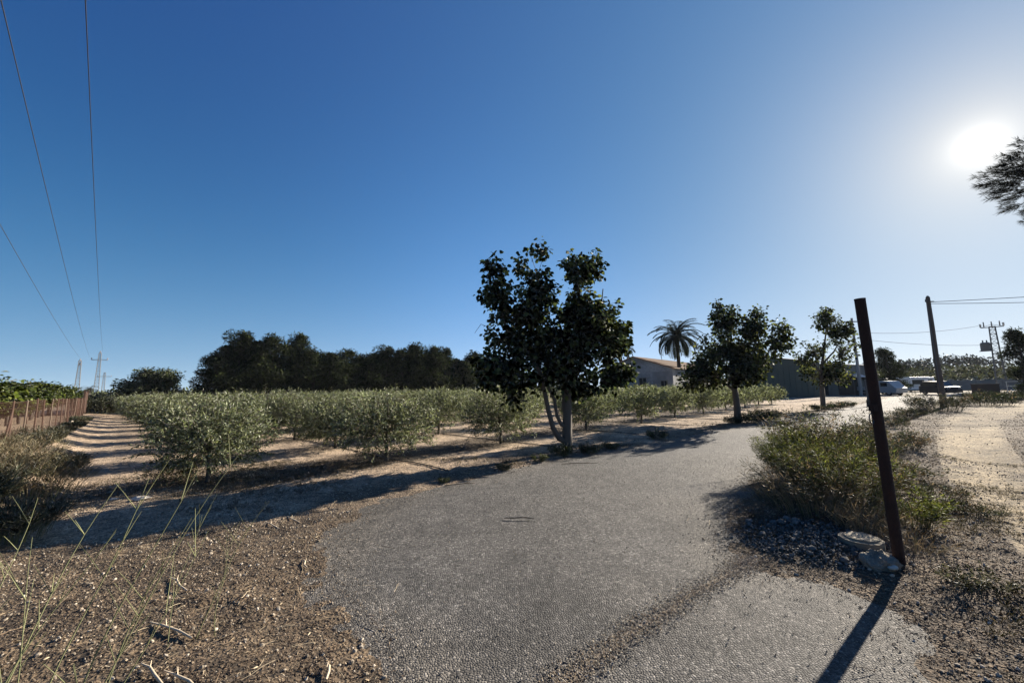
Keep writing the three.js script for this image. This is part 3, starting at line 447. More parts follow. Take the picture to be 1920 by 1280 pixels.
// ---------------------------------------------------------------- shrubs and weeds
const weedMat = leafMat(0.42, 0.8), stemMat = new THREE.MeshStandardMaterial({ vertexColors: true, roughness: 0.9 });
function shrub(name, label, cat, x, z, o, seed, group) {
  const r = rng(seed), t = thing(name, label, cat, x, H(x, z), z, r() * 6.28, group), st = new MB(), lv = new MB();
  for (let i = 0; i < o.stems; i++) {
    const a = r() * 6.283, q = Math.sqrt(r()), bx = Math.cos(a) * q * o.base, bz = Math.sin(a) * q * o.base, out = (0.25 + q * 0.9) * o.splay, hh = o.h * (0.55 + 0.6 * r()) * (1.1 - 0.35 * q), bend = (r() - 0.5) * 0.5;
    const pts = []; for (let k = 0; k <= 5; k++) { const s = k / 5; pts.push([bx + Math.cos(a + bend * s) * out * hh * s * (0.5 + 0.5 * s), hh * (s - (o.sag || 0.1) * s * s), bz + Math.sin(a + bend * s) * out * hh * s * (0.5 + 0.5 * s), o.r * (1 - 0.75 * s)]); }
    pts[0][1] = -0.03;
    const dry = r() < o.dry, sc = dry ? tint([0.26, 0.20, 0.115], r) : tint(o.stem || [0.12, 0.12, 0.05], r); st.tube(pts, 3, sc);
    const n = dry ? o.per * 0.35 : o.per, tone = 0.75 + 0.5 * r();
    for (let k = 0; k < n; k++) {
      const s = mix(o.from, 1, Math.sqrt(r())), f = s * 5, i0 = Math.min(4, Math.floor(f)), tt = f - i0, p = pts[i0], p2 = pts[i0 + 1], w = unit(r);
      let dx = w[0] + Math.cos(a) * 0.3, dy = w[1] * 0.6 + o.up, dz = w[2] + Math.sin(a) * 0.3; const L = Math.hypot(dx, dy, dz), nn = unit(r), sp = o.spread * (0.3 + r());
      lv.leaf(mix(p[0], p2[0], tt) + w[0] * sp, mix(p[1], p2[1], tt) + w[1] * sp * 0.6, mix(p[2], p2[2], tt) + w[2] * sp, dx / L, dy / L, dz / L, o.len * (0.5 + r()), o.wid * (0.7 + 0.6 * r()), nn[0], nn[1], nn[2], (dry ? tint([0.30, 0.22, 0.12], r) : tint(pick(o.palette, r), r)).map((v) => v * tone));
    }
  }
  part('stems', st.geo(), stemMat, t); if (lv.k) part('leaves', lv.geo(), weedMat, t);
  return t;
}
const YG = [[0.21, 0.245, 0.035], [0.28, 0.30, 0.045], [0.14, 0.175, 0.032], [0.19, 0.19, 0.05]], DG = [[0.05, 0.068, 0.02], [0.07, 0.085, 0.028], [0.04, 0.05, 0.018]], DRY = [[0.26, 0.21, 0.11], [0.20, 0.17, 0.085], [0.15, 0.145, 0.06], [0.30, 0.24, 0.13]], GREY = [[0.10, 0.105, 0.055], [0.14, 0.135, 0.075], [0.085, 0.085, 0.04]];
// bushes at the foot of the rusty post
shrub('roadside_bush', 'yellow-green feathery bush spilling over the asphalt edge', 'bush', 4.5, -6.1, { stems: 210, base: 0.38, splay: 0.58, h: 0.8, r: 0.0045, per: 85, from: 0.25, up: 0.5, spread: 0.04, len: 0.055, wid: 0.007, dry: 0.12, palette: [...YG, [0.24, 0.25, 0.04]] }, 901);
shrub('roadside_bush', 'tallest grey-green bush with seed heads behind the yellow bush', 'bush', 5.1, -6.6, { stems: 190, base: 0.42, splay: 0.45, h: 1.1, r: 0.005, per: 80, from: 0.3, up: 0.4, spread: 0.05, len: 0.05, wid: 0.012, dry: 0.35, palette: [...GREY, ...YG.slice(2)] }, 902);
shrub('roadside_bush', 'tangled green bush directly behind the rusty post', 'bush', 4.1, -5.0, { stems: 200, base: 0.42, splay: 0.5, h: 0.75, r: 0.004, per: 80, from: 0.25, up: 0.5, spread: 0.045, len: 0.05, wid: 0.008, dry: 0.3, palette: [...YG, ...GREY] }, 903);
shrub('roadside_bush', 'low dry brown tangle left of the round concrete footing', 'bush', 3.65, -4.85, { stems: 190, base: 0.45, splay: 0.8, h: 0.58, r: 0.004, per: 40, from: 0.2, up: 0.4, spread: 0.04, len: 0.055, wid: 0.006, dry: 0.75, palette: GREY }, 904);
shrub('roadside_bush', 'small bright green bush right of the rusty post', 'bush', 4.2, -4.3, { stems: 60, base: 0.18, splay: 0.6, h: 0.38, r: 0.003, per: 50, from: 0.2, up: 0.5, spread: 0.03, len: 0.045, wid: 0.008, dry: 0.2, palette: YG }, 905);
shrub('roadside_bush', 'spreading dark green bush further along the verge behind the post', 'bush', 6.7, -7.9, { stems: 150, base: 0.5, splay: 0.7, h: 0.45, r: 0.004, per: 60, from: 0.2, up: 0.5, spread: 0.05, len: 0.055, wid: 0.012, dry: 0.3, palette: [...DG, ...GREY] }, 906);
shrub('roadside_bush', 'low dark bush on the verge beyond the spreading one', 'bush', 8.6, -9.3, { stems: 150, base: 0.8, splay: 0.8, h: 0.42, r: 0.004, per: 50, from: 0.2, up: 0.4, spread: 0.05, len: 0.06, wid: 0.014, dry: 0.4, palette: DG }, 907);
shrub('roadside_bush', 'thin leggy bush reaching up left of the rusty post', 'bush', 5.6, -7.4, { stems: 45, base: 0.4, splay: 0.6, h: 1.3, r: 0.005, per: 26, from: 0.4, up: 0.4, spread: 0.05, len: 0.05, wid: 0.016, dry: 0.5, palette: GREY }, 908);
shrub('dry_grass_tuft', 'tuft of straw-coloured grass beside the round concrete footing', 'grass', 3.55, -4.15, { stems: 170, base: 0.2, splay: 0.7, h: 0.42, r: 0.0022, per: 4, from: 0.4, up: 0.8, spread: 0.02, len: 0.09, wid: 0.004, dry: 0.85, palette: DRY, sag: 0.35 }, 909);
shrub('dry_grass_tuft', 'tuft of straw-coloured grass at the right of the rusty post foot', 'grass', 3.62, -3.7, { stems: 120, base: 0.16, splay: 0.8, h: 0.26, r: 0.002, per: 4, from: 0.4, up: 0.8, spread: 0.02, len: 0.07, wid: 0.004, dry: 0.9, palette: DRY, sag: 0.35 }, 910);
shrub('dry_grass_tuft', 'pale dead grass hanging over the asphalt at the bush edge', 'grass', 3.5, -5.4, { stems: 120, base: 0.22, splay: 0.9, h: 0.34, r: 0.0025, per: 4, from: 0.3, up: 0.5, spread: 0.03, len: 0.09, wid: 0.005, dry: 0.9, palette: DRY, sag: 0.4 }, 911);
shrub('green_weed', 'low grey-green weed in the litter below the rusty post', 'weed', 3.35, -3.0, { stems: 34, base: 0.12, splay: 1.3, h: 0.13, r: 0.002, per: 26, from: 0.1, up: 0.3, spread: 0.02, len: 0.03, wid: 0.009, dry: 0.1, palette: GREY }, 912);
shrub('green_weed', 'straggling green weed in the litter nearer the camera than the post', 'weed', 3.62, -2.62, { stems: 30, base: 0.12, splay: 1.4, h: 0.11, r: 0.002, per: 26, from: 0.1, up: 0.3, spread: 0.02, len: 0.03, wid: 0.009, dry: 0.1, palette: GREY }, 913);
// weeds and bushes round the wooden pole
shrub('roadside_bush', 'sprawling bush with seed stalks at the foot of the wooden pole', 'bush', 22.6, -20.9, { stems: 110, base: 0.9, splay: 0.7, h: 1.0, r: 0.008, per: 40, from: 0.2, up: 0.4, spread: 0.09, len: 0.09, wid: 0.03, dry: 0.25, palette: [...DG, ...GREY] }, 914);
shrub('roadside_bush', 'low green bush on the verge right of the wooden pole', 'bush', 30.0, -25.0, { stems: 110, base: 1.3, splay: 0.7, h: 0.8, r: 0.008, per: 40, from: 0.2, up: 0.4, spread: 0.1, len: 0.1, wid: 0.035, dry: 0.2, palette: DG }, 915);
shrub('roadside_bush', 'rounded green bush in front of the brown skip', 'bush', 36.8, -29.8, { stems: 100, base: 1.2, splay: 0.6, h: 0.9, r: 0.008, per: 40, from: 0.2, up: 0.4, spread: 0.12, len: 0.12, wid: 0.04, dry: 0.15, palette: DG }, 916);
shrub('roadside_bush', 'scrubby bush at the right edge in front of the dark pine', 'bush', 44, -31.5, { stems: 100, base: 1.6, splay: 0.6, h: 1.0, r: 0.008, per: 40, from: 0.2, up: 0.4, spread: 0.14, len: 0.13, wid: 0.045, dry: 0.3, palette: DG }, 917);
// weeds along the left edge of the road
const wr = [[7.6, -8.6, .3], [9.4, -10.6, .26], [10.9, -12.2, .24], [12.8, -13.6, .3], [14.6, -15.2, .28], [17.2, -17.2, .34], [19.6, -19.0, .36], [9.3, -6.5, .2], [10.3, -7.4, .16], [5.4, -5.2, .16], [5.2, -4.6, .12], [6.2, -6.4, .22]];
const wrSay = ['beside the dark bushes behind the post', 'a little further along the right verge', 'midway between post bushes and wooden pole', 'just past the midway weed on the right verge', 'in the litter short of the wooden pole shadow', 'at the tip of the wooden pole shadow', 'close to the wooden pole foot', 'in the middle of the dirt track at the right edge', 'in the dirt track beyond the first track weed', 'in the litter right of the small bright bush', 'lowest on the right verge beside the dirt track', 'at the right foot of the dark spreading bush'];
wr.forEach(([x, z, h], i) => shrub('green_weed', 'patch of low green weeds ' + wrSay[i], 'weed', x, z, { stems: 60, base: h * 1.6, splay: 0.9, h, r: 0.003, per: 30, from: 0.1, up: 0.5, spread: h * 0.15, len: h * 0.2, wid: h * 0.06, dry: 0.3, palette: [...DG, ...GREY] }, 2100 + i));
const wl = [[1.1, -9.25, .24, 'green weeds left of the big roadside tree foot', 0], [1.85, -9.55, .22, 'green weeds right of the big roadside tree foot', 0], [2.5, -10.1, .16, 'thin green weeds along the edge past the big tree', 0], [0.55, -8.6, .15, 'low green weeds on the road edge before the big tree', 0], [4.3, -11.8, .27, 'isolated round green weed on the road edge between two trees', 0], [9.0, -16.1, .32, 'dark weeds left of the second roadside tree foot', 1], [9.9, -16.3, .42, 'dark weeds around the second roadside tree foot', 1], [11.3, -17.5, .48, 'round dark bush just right of the second roadside tree', 1], [12.1, -18.3, .3, 'small weed on the road edge beyond the round dark bush', 1], [18.0, -22.9, .4, 'weeds left of the third roadside tree foot', 1], [20.0, -24.2, .45, 'weeds right of the third roadside tree foot', 1], [22.6, -26.4, .38, 'light green weeds on the road edge beyond the third tree', 1], [-1.2, -6.75, .09, 'tiny weed at the road edge left of the big tree', 0], [-0.2, -7.75, .12, 'small weed at the asphalt edge before the olives', 0]];
wl.forEach(([x, z, h, l, m], i) => shrub('green_weed', l, 'weed', x, z, { stems: 46, base: h * 0.75, splay: 0.8, h, r: 0.004, per: 34, from: 0.1, up: 0.5, spread: h * 0.15, len: h * 0.2, wid: h * 0.06, dry: 0.15, palette: m ? DG : [...DG, YG[2]] }, 930 + i));
// grass bank on the left
const lb = [[-6.95, -5.65, .55, .55, DRY, 'feathery dry bush in front of the big one at the left edge'], [-5.4, -4.25, .32, .35, [...DG, ...GREY], 'low dark green weed bush at the left edge before the tree shadow'], [-8.0, -6.1, .58, .5, DRY, 'big feathery dry bush at the left edge of the bank'], [-9.6, -7.0, .55, .5, DRY, 'feathery dry bush behind the big one at the left edge'], [-10.5, -8.0, .45, .4, [...DRY, ...GREY], 'grey-green dry bush at the foot of the first fence post'], [-7.3, -5.2, .5, .5, DRY, 'low dry bush at the left edge nearest the camera'], [-6.5, -4.6, .4, .4, [...GREY, ...DG], 'dark green low bush at the left edge in the tree shadow'], [-8.9, -7.75, .3, .3, DG, 'dark green bush where the bank meets the track'], [-8.6, -7.1, .3, .3, [...DG, ...DRY], 'small dark bush on the track side of the feathery bushes'], [-11.7, -9.5, .5, .3, GREY, 'grey-green bush growing through the fence'], [-13.2, -11.2, .3, .2, GREY, 'grey bush on the bank beside the fence'], [-16.0, -13.9, .2, .25, GREY, 'low bush on the bank further along the fence'], [-18.6, -16.6, .2, .25, DG, 'small dark bush on the bank near the fence curb'], [-22.2, -20.0, .25, .35, DG, 'dark bush on the bank far along the fence']];
lb.forEach(([x, z, h, b, p, l], i) => shrub('bank_bush', l, 'bush', x, z, { stems: 150, base: b, splay: 0.55, h: h * 1.1, r: 0.0035, per: 44, from: 0.15, up: 0.8, spread: 0.05, len: 0.085, wid: 0.006 + 0.004 * (i > 5), dry: p === DRY ? 0.45 : 0.2, palette: p }, 960 + i));
shrub('green_weed', 'weed tuft under the corner olive beside its trunk', 'weed', -6.1, -7.1, { stems: 60, base: .35, splay: .7, h: .4, r: .004, per: 30, from: .1, up: .5, spread: .05, len: .06, wid: .012, dry: .4, palette: [...YG, ...DRY] }, 975);
shrub('green_weed', 'rounded yellow-green weed between olives beside the drip hose', 'weed', -6.6, -13.1, { stems: 70, base: .5, splay: .6, h: .38, r: .004, per: 30, from: .1, up: .5, spread: .05, len: .07, wid: .014, dry: .3, palette: [...YG, ...DG] }, 976);
// tall thin stalks close by on the left
function stalk(label, x, z, list, seed) {
  const r = rng(seed), t = thing('tall_weed', label, 'weed', x, H(x, z), z);
  for (const [bx, bz, tx, ty, tz, rad] of list) {
    const m = new MB(), c = tint([0.16, 0.165, 0.078], r, 0.2), pts = [], n = 9; for (let i = 0; i <= n; i++) { const s = i / n; pts.push([mix(bx, tx, s * (0.55 + 0.45 * s)) + 0.02 * Math.sin(s * 6 + bx * 40), ty * s - 0.02 * (i === 0), mix(bz, tz, s) + 0.01 * Math.sin(s * 5), rad * (1 - 0.7 * s)]); }
    for (const p of pts) p[3] *= 0.8; m.tube(pts, 5, c);
    for (let k = 0; k < 5; k++) { const i = 3 + Math.floor(r() * 6), p = pts[i], a = r() * 6.28, L = 0.07 + 0.14 * r(); m.tube([[p[0], p[1], p[2], rad * 0.45], [p[0] + Math.cos(a) * L * 0.35, p[1] + L * 0.6, p[2] + Math.sin(a) * L * 0.35, rad * 0.3], [p[0] + Math.cos(a) * L * 0.6, p[1] + L, p[2] + Math.sin(a) * L * 0.6, 0.0008]], 3, c); }
    part('stalk', m.geo(), stemMat, t);
  }
}
stalk('cluster of tall thin green stalks nearest the lower left corner', -1.72, -1.55, [[0, 0, 0.42, 1.28, -0.42, 0.0042], [0.05, 0.05, 0.30, 1.15, -0.2, 0.005], [-0.08, 0.02, 0.10, 1.12, -0.2, 0.0045], [0.02, -0.08, 0.22, 0.92, -0.3, 0.0045], [0.1, 0, 0.36, 0.88, -0.25, 0.004], [-0.02, 0.1, -0.12, 0.95, 0.0, 0.004]], 991);
stalk('second cluster of tall stalks further left at the frame edge', -2.25, -1.75, [[0, 0, 0.22, 1.05, -0.3, 0.005], [-0.1, 0, -0.1, 1.0, -0.2, 0.0045], [0.05, 0.05, 0.3, 0.85, -0.2, 0.0045], [-0.15, -0.05, -0.35, 0.8, 0, 0.004]], 992);
stalk('few thin pale stalks standing apart right of the left clusters', -2.0, -2.6, [[0, 0, 0.35, 0.78, -0.1, 0.004], [0.1, -0.05, 0.15, 0.62, 0, 0.0035], [-0.1, 0.1, -0.12, 0.7, -0.1, 0.0035]], 993);

// ---------------------------------------------------------------- leaf litter, chips, pebbles, twigs
function scatter(name, label, geo, mat, n, seed, place, size, palette, flat) {
  const r = rng(seed), M = [], Cc = [], m = new THREE.Matrix4(), q = new THREE.Quaternion(), e = new THREE.Euler(), col = new THREE.Color(); let tries = 0;
  while (M.length < n && tries++ < n * 12) {
    const p = place(r); if (!p) continue;
    const s = size(r); e.set((r() - 0.5) * flat, r() * 6.28, (r() - 0.5) * flat); q.setFromEuler(e);
    m.compose(V(p[0], p[1] + s * (p[2] ?? 0.1), p[3]), q, V(s * (0.7 + 0.6 * r()), s, s * (0.7 + 0.6 * r()))); M.push(m.clone()); const c = tint(pick(palette, r), r, 0.25); Cc.push(c);
  }
  const im = new THREE.InstancedMesh(geo, mat, M.length); im.name = name; M.forEach((k, i) => { im.setMatrixAt(i, k); col.setRGB(...Cc[i]); im.setColorAt(i, col); });
  im.castShadow = im.receiveShadow = true; scene.add(im); return tag(im, label, null, null, 'stuff');
}
const flake = new THREE.BufferGeometry(); { const p = [-.5, .06, 0, -.15, -.02, .28, -.12, .0, -.26, .2, .10, .25, .18, .04, -.24, .52, .16, .02]; flake.setAttribute('position', new THREE.BufferAttribute(new Float32Array(p), 3)); flake.setIndex([0, 1, 2, 2, 1, 3, 2, 3, 4, 4, 3, 5]); flake.computeVertexNormals(); }
const chip = new THREE.BufferGeometry(); { const p = [-.5, 0, -.1, .5, .05, -.08, .46, .09, .1, -.45, .07, .12, 0, .17, 0]; chip.setAttribute('position', new THREE.BufferAttribute(new Float32Array(p), 3)); chip.setIndex([0, 4, 1, 1, 4, 2, 2, 4, 3, 3, 4, 0]); const g2 = chip.toNonIndexed(); chip.copy(g2); chip.computeVertexNormals(); }
const pebbleG = (seed) => { const g = new THREE.IcosahedronGeometry(0.5, 0), p = g.attributes.position, r = rng(seed), mm = new Map(); for (let i = 0; i < p.count; i++) { const k = [p.getX(i), p.getY(i), p.getZ(i)].map((v) => v.toFixed(3)).join(); if (!mm.has(k)) mm.set(k, 0.72 + 0.5 * r()); const s = mm.get(k); p.setXYZ(i, p.getX(i) * s, p.getY(i) * s * 0.7, p.getZ(i) * s); } g.computeVertexNormals(); return g; };
const litterMat = new THREE.MeshPhysicalMaterial({ color: 0xffffff, side: THREE.DoubleSide, roughness: 0.9, transmission: 0.15, thickness: 0 }), stoneMat = new THREE.MeshStandardMaterial({ color: 0xffffff, roughness: 0.9 });
const BROWN = [[0.13, 0.088, 0.055], [0.085, 0.058, 0.037], [0.19, 0.132, 0.082], [0.06, 0.042, 0.029], [0.27, 0.205, 0.13]], STRAW = [[0.34, 0.265, 0.17], [0.44, 0.36, 0.24], [0.25, 0.185, 0.115], [0.52, 0.45, 0.33]], STONE = [[0.26, 0.215, 0.16], [0.34, 0.285, 0.215], [0.20, 0.165, 0.12], [0.42, 0.365, 0.29]];
const GRIT = [[0.14, 0.13, 0.115], [0.19, 0.175, 0.155], [0.10, 0.095, 0.088], [0.25, 0.23, 0.2]];
function field(x0, x1, z0, z1, want, over = 0.0) { return (r) => { const x = mix(x0, x1, r()), z = mix(z0, z1, r()), s = roadSd(x, z); if (s < -over) return null; const k = want(x, z, s, rightOf(x, z)); if (r() > k) return null; return [x, s < 0 ? Math.max(0.002, H(x, z, s)) : H(x, z, s), 0.08, z]; }; }
const mulch = (x, z, s, a) => { const L = litterAt(x, z, s, a); return s < 0 ? 0.25 * sst(-0.35, 0, s + 0.35 * (fbm(x * 3, z * 3, 2) - 0.5)) : L * L * 1.3; };
scatter('leaf_litter', 'brown dead leaves covering the verges', flake, litterMat, 190000, 1, field(-6.5, 13, -11, -0.9, mulch, 0.4), (r) => 0.010 + 0.024 * r() * r() * r(), BROWN, 1.5);
scatter('leaf_litter', 'brown dead leaves further off along the road', flake, litterMat, 50000, 2, field(-8, 34, -28, -7, (x, z, s, a) => mulch(x, z, s, a) * 0.8, 0.3), (r) => 0.02 + 0.04 * r() * r(), BROWN, 1.5);
scatter('leaf_litter', 'crumbled dead leaves and fine mulch close to the camera', flake, litterMat, 130000, 21, field(-4.2, 5.2, -5.2, -0.9, (x, z, s, a) => mulch(x, z, s, a) + (s > 0.05 ? 0.15 : 0), 0.3), (r) => 0.006 + 0.012 * r() * r(), [...BROWN, ...BROWN, STRAW[0], STRAW[2]], 2.2);
scatter('wood_chips', 'pale straw and wood chips in the litter', chip, stoneMat, 80000, 3, field(-6.5, 13, -11, -0.9, (x, z, s, a) => 0.55 * mulch(x, z, s, a) + (s > 0 ? 0.08 : 0), 0.25), (r) => 0.012 + 0.045 * r() * r() * r(), [...STRAW.slice(0, 3), ...BROWN, ...BROWN], 0.9);
scatter('pebbles', 'small pale pebbles lying in the earth', pebbleG(5), stoneMat, 30000, 4, field(-7.5, 9, -9, -0.9, (x, z, s, a) => (0.35 + 0.5 * sst(0.4, 0.7, fbm(x * 1.3, z * 1.3, 3))), 0.02), (r) => 0.006 + 0.022 * Math.pow(r(), 5) + 0.007 * r(), STONE, 3);
scatter('pebbles', 'small stones over the grove floor', pebbleG(6), stoneMat, 9000, 5, field(-26, 30, -30, -8, () => 0.5, 0), (r) => 0.02 + 0.05 * r() * r() * r(), STONE, 3);
const twigG = (() => { const m = new MB(); m.tube([[-.5, .01, 0, .012], [-.1, .05, .03, .011], [.2, .04, -.02, .009], [.5, .02, .03, .005]], 4); m.tube([[.05, .05, 0, .007], [.25, .06, .14, .003]], 3); const g = m.geo(); g.deleteAttribute('color'); return g; })();
scatter('twigs', 'thin dry twigs scattered through the litter', twigG, stoneMat, 5000, 6, field(-6, 8, -9, -1, (x, z, s, a) => 0.4 * mulch(x, z, s, a) + (s < 0 ? 0.03 : 0.02), 0.6), (r) => 0.06 + 0.16 * r() * r(), [...BROWN, ...STRAW.slice(0, 2)], 0.4);
const bladeG = (() => { const m = new MB(), r = rng(3); for (let i = 0; i < 7; i++) { const a = r() * 6.28, l = 0.5 + 0.5 * r(), q = 0.2 + 0.5 * r(); m.leaf(0.06 * Math.cos(a), 0, 0.06 * Math.sin(a), Math.cos(a) * q, Math.sqrt(1 - q * q), Math.sin(a) * q, l, 0.05, -Math.sin(a), .2, Math.cos(a), [1, 1, 1]); } const g = m.geo(); g.deleteAttribute('color'); return g; })();
const drygrassMat = new THREE.MeshPhysicalMaterial({ color: 0xffffff, side: THREE.DoubleSide, roughness: 0.85, transmission: 0.4, thickness: 0 });
scatter('dry_grass', 'short dry grass growing through the litter', bladeG, drygrassMat, 11000, 7, field(-7.5, 9, -9, -1, (x, z, s, a) => (s < 0.05 ? 0 : 0.9 * sst(0.5, 0.72, fbm(x * 0.9 + 70, z * 0.9, 3))), 0), (r) => 0.03 + 0.07 * r() * r(), [[0.22, 0.19, 0.09], [0.16, 0.16, 0.06], [0.32, 0.26, 0.14], [0.12, 0.13, 0.045]], 0.5);
scatter('dry_grass', 'dry grass on the verges along the road', bladeG, drygrassMat, 6000, 8, field(-14, 34, -32, -8, (x, z, s, a) => (s < 0.05 ? 0 : sst(2.4, 0.2, s) * 0.8 * sst(0.4, 0.65, fbm(x * 0.7 + 70, z * 0.7, 3)) + (fenceW(x, z) < 0.6 && fenceW(x, z) > -1 ? 0.12 : 0)), 0), (r) => 0.06 + 0.14 * r() * r(), [[0.22, 0.19, 0.09], [0.14, 0.15, 0.05], [0.32, 0.26, 0.14], [0.08, 0.10, 0.03]], 0.5);
// grit in the broken joint of the asphalt, and loose gravel by the post
const joint = [[0.05, -2.05], [0.25, -2.26], [0.71, -2.65], [1.27, -3.07], [1.87, -3.49], [2.15, -3.72]];
{ const m = new MB(), r = rng(33), n = 90; let prev = null; for (let i = 0; i <= n; i++) { const f = i / n * (joint.length - 1), k = Math.min(joint.length - 2, Math.floor(f)), t = f - k, x = mix(joint[k][0], joint[k + 1][0], t), z = mix(joint[k][1], joint[k + 1][1], t), dx = joint[k + 1][0] - joint[k][0], dz = joint[k + 1][1] - joint[k][1], L = Math.hypot(dx, dz), nx = -dz / L, nz = dx / L, w = 0.006 + 0.085 * fbm(i * 0.9 + 5, 1.7, 2) * fbm(i * 0.23, 3.3, 3) * sst(0, 8, i) * sst(n, n - 8, i), o = 0.05 * (fbm(i * 0.13, 9.1, 2) - 0.5); const row = [-1, -0.4, 0.4, 1].map((q, c) => { const c2 = tint([0.13, 0.105, 0.077], r, 0.45); return m.vert(x + nx * (q * w + o), (c === 0 || c === 3) ? -0.006 : 0.002 + 0.009 * r(), z + nz * (q * w + o), 0, 1, 0, c2); }); if (prev) for (let c = 0; c < 3; c++) { m.tri(prev[c], prev[c + 1], row[c]); m.tri(prev[c + 1], row[c + 1], row[c]); } prev = row; }
  tag(part('road_joint', m.geo(), new THREE.MeshStandardMaterial({ vertexColors: true, roughness: 1, side: THREE.DoubleSide }), scene), 'broken joint in the asphalt filled with earth and grit', 'road joint', null, 'structure'); }
scatter('joint_grit', 'grit lying in the broken asphalt joint', pebbleG(7), stoneMat, 7000, 9, (r) => { const f = r() * (joint.length - 1), k = Math.min(joint.length - 2, Math.floor(f)), t = f - k, g = (r() + r() + r() - 1.5) * 0.13; return [mix(joint[k][0], joint[k + 1][0], t) + g * 0.55, 0.008, 0.15, mix(joint[k][1], joint[k + 1][1], t) - g * 0.8 * -1]; }, (r) => 0.005 + 0.011 * r() * r(), [...STONE, ...STRAW, STONE[0], BROWN[2], GRIT[1]], 3);
scatter('road_grit', 'loose grit scattered over the asphalt', pebbleG(8), stoneMat, 9000, 10, (r) => { const x = mix(-2, 6, r()), z = mix(-9, -1.2, r()), s = roadSd(x, z); if (s > -0.03 || r() > 0.35 + 0.65 * sst(0.8, 0, -s)) return null; return [x, 0.003, 0.15, z]; }, (r) => 0.005 + 0.009 * r() * r(), [...GRIT, ...STONE], 3);
scatter('loose_gravel', 'heap of loose grey gravel left of the concrete footing', pebbleG(9), stoneMat, 2200, 11, (r) => { const a = r() * 6.28, q = Math.pow(r(), 0.6), x = 2.78 + Math.cos(a) * q * 0.62 + 0.1, z = -4.0 + Math.sin(a) * q * 0.62; return [x, Math.max(0, H(x, z)) + 0.05 * (1 - q) * r(), 0.2, z]; }, (r) => 0.014 + 0.03 * r() * r(), [[0.10, 0.093, 0.083], [0.14, 0.13, 0.115], [0.07, 0.066, 0.06], [0.18, 0.165, 0.145]], 3);

{ // larger stones that can be picked apart, and sticks
  const r = rng(1212), gs = [71, 72, 73].map(pebbleG), stoneA = std([0.12, 0.11, 0.098], 0.9), stoneB = std([0.17, 0.155, 0.135], 0.9);
  const where = ['in the gravel heap by the concrete footing', 'in the gravel heap by the asphalt edge'];
  for (let i = 0; i < 26; i++) { const a = r() * 6.28, q = Math.sqrt(r()) * 0.55, x = 2.85 + Math.cos(a) * q, z = -4.05 + Math.sin(a) * q, s = 0.05 + 0.05 * r(), m = part(numbered('gravel_stone'), gs[i % 3], i % 2 ? stoneA : stoneB, scene); m.position.set(x, Math.max(0, H(x, z)) + s * 0.28, z); m.scale.setScalar(s); m.rotation.y = r() * 6; tag(m, 'broken grey stone in the loose gravel heap beside the footing', 'stone', 'stones in the gravel heap'); }
  const pale = [[-5.55, -5.95, .16, 'pale flat stone at the bank foot left of the track'], [-6.0, -6.0, .08, 'small white stone beside the flat pale one at the bank foot']];
  for (const [x, z, s, l] of pale) { const m = part(numbered('pale_stone'), gs[0], std([0.66, 0.58, 0.48], 0.9), scene); m.position.set(x, H(x, z) + s * 0.15, z); m.scale.set(s * 1.6, s * 0.6, s); tag(m, l, 'stone'); }
  const sticks = [[-2.75, -3.35, 0.42, 2.55, 'long pale stick in the middle of the left foreground litter'], [-2.2, -2.65, 0.46, 2.75, 'pale stick lying below the long one in the left foreground'], [-2.72, -4.95, 0.4, 2.45, 'stick at the back of the left litter near the asphalt corner'], [-2.85, -4.75, 0.38, 2.5, 'thin stick beside the one near the asphalt corner'], [-1.9, -3.7, 0.2, 2.2, 'short pale stick close to the asphalt edge'], [-1.95, -2.25, 0.3, 2.6, 'stick at the bottom left beside the thin stalks'], [-1.05, -2.32, 0.14, 2.0, 'short stick by the asphalt edge at the bottom'], [-1.75, -2.2, 0.34, 2.7, 'pale split stick at the bottom of the left foreground'], [1.35, -8.2, 0.75, 0.05, 'thin dark stick lying on the asphalt before the big tree'], [0.05, -4.85, 0.36, -0.15, 'thin twig lying in the middle of the asphalt'], [-0.9, -6.6, 0.5, 0.3, 'dark twig on the asphalt near its left corner']];
  for (const [x, z, L, a, l] of sticks) { const m = new MB(), q = rng(x * 1000 + z * 77 + 9000); m.tube([[-L / 2, 0.012, 0, 0.006], [-L / 6, 0.02, 0.012 * (q() - .5) * 3, 0.0075], [L / 6, 0.022, 0.01 * (q() - .5) * 3, 0.0065], [L / 2, 0.014, 0, 0.003]], 5); m.tube([[L * 0.1, 0.02, 0, 0.004], [L * 0.26, 0.04, 0.07 * L, 0.002]], 3); const o = part(numbered('dry_stick'), m.geo(), std(roadSd(x, z) < 0 ? [0.12, 0.09, 0.065] : [0.50, 0.41, 0.29], 0.9), scene); o.position.set(x, Math.max(0.002, H(x, z)) + 0.002, z); o.rotation.y = a; tag(o, l, 'stick'); }
}
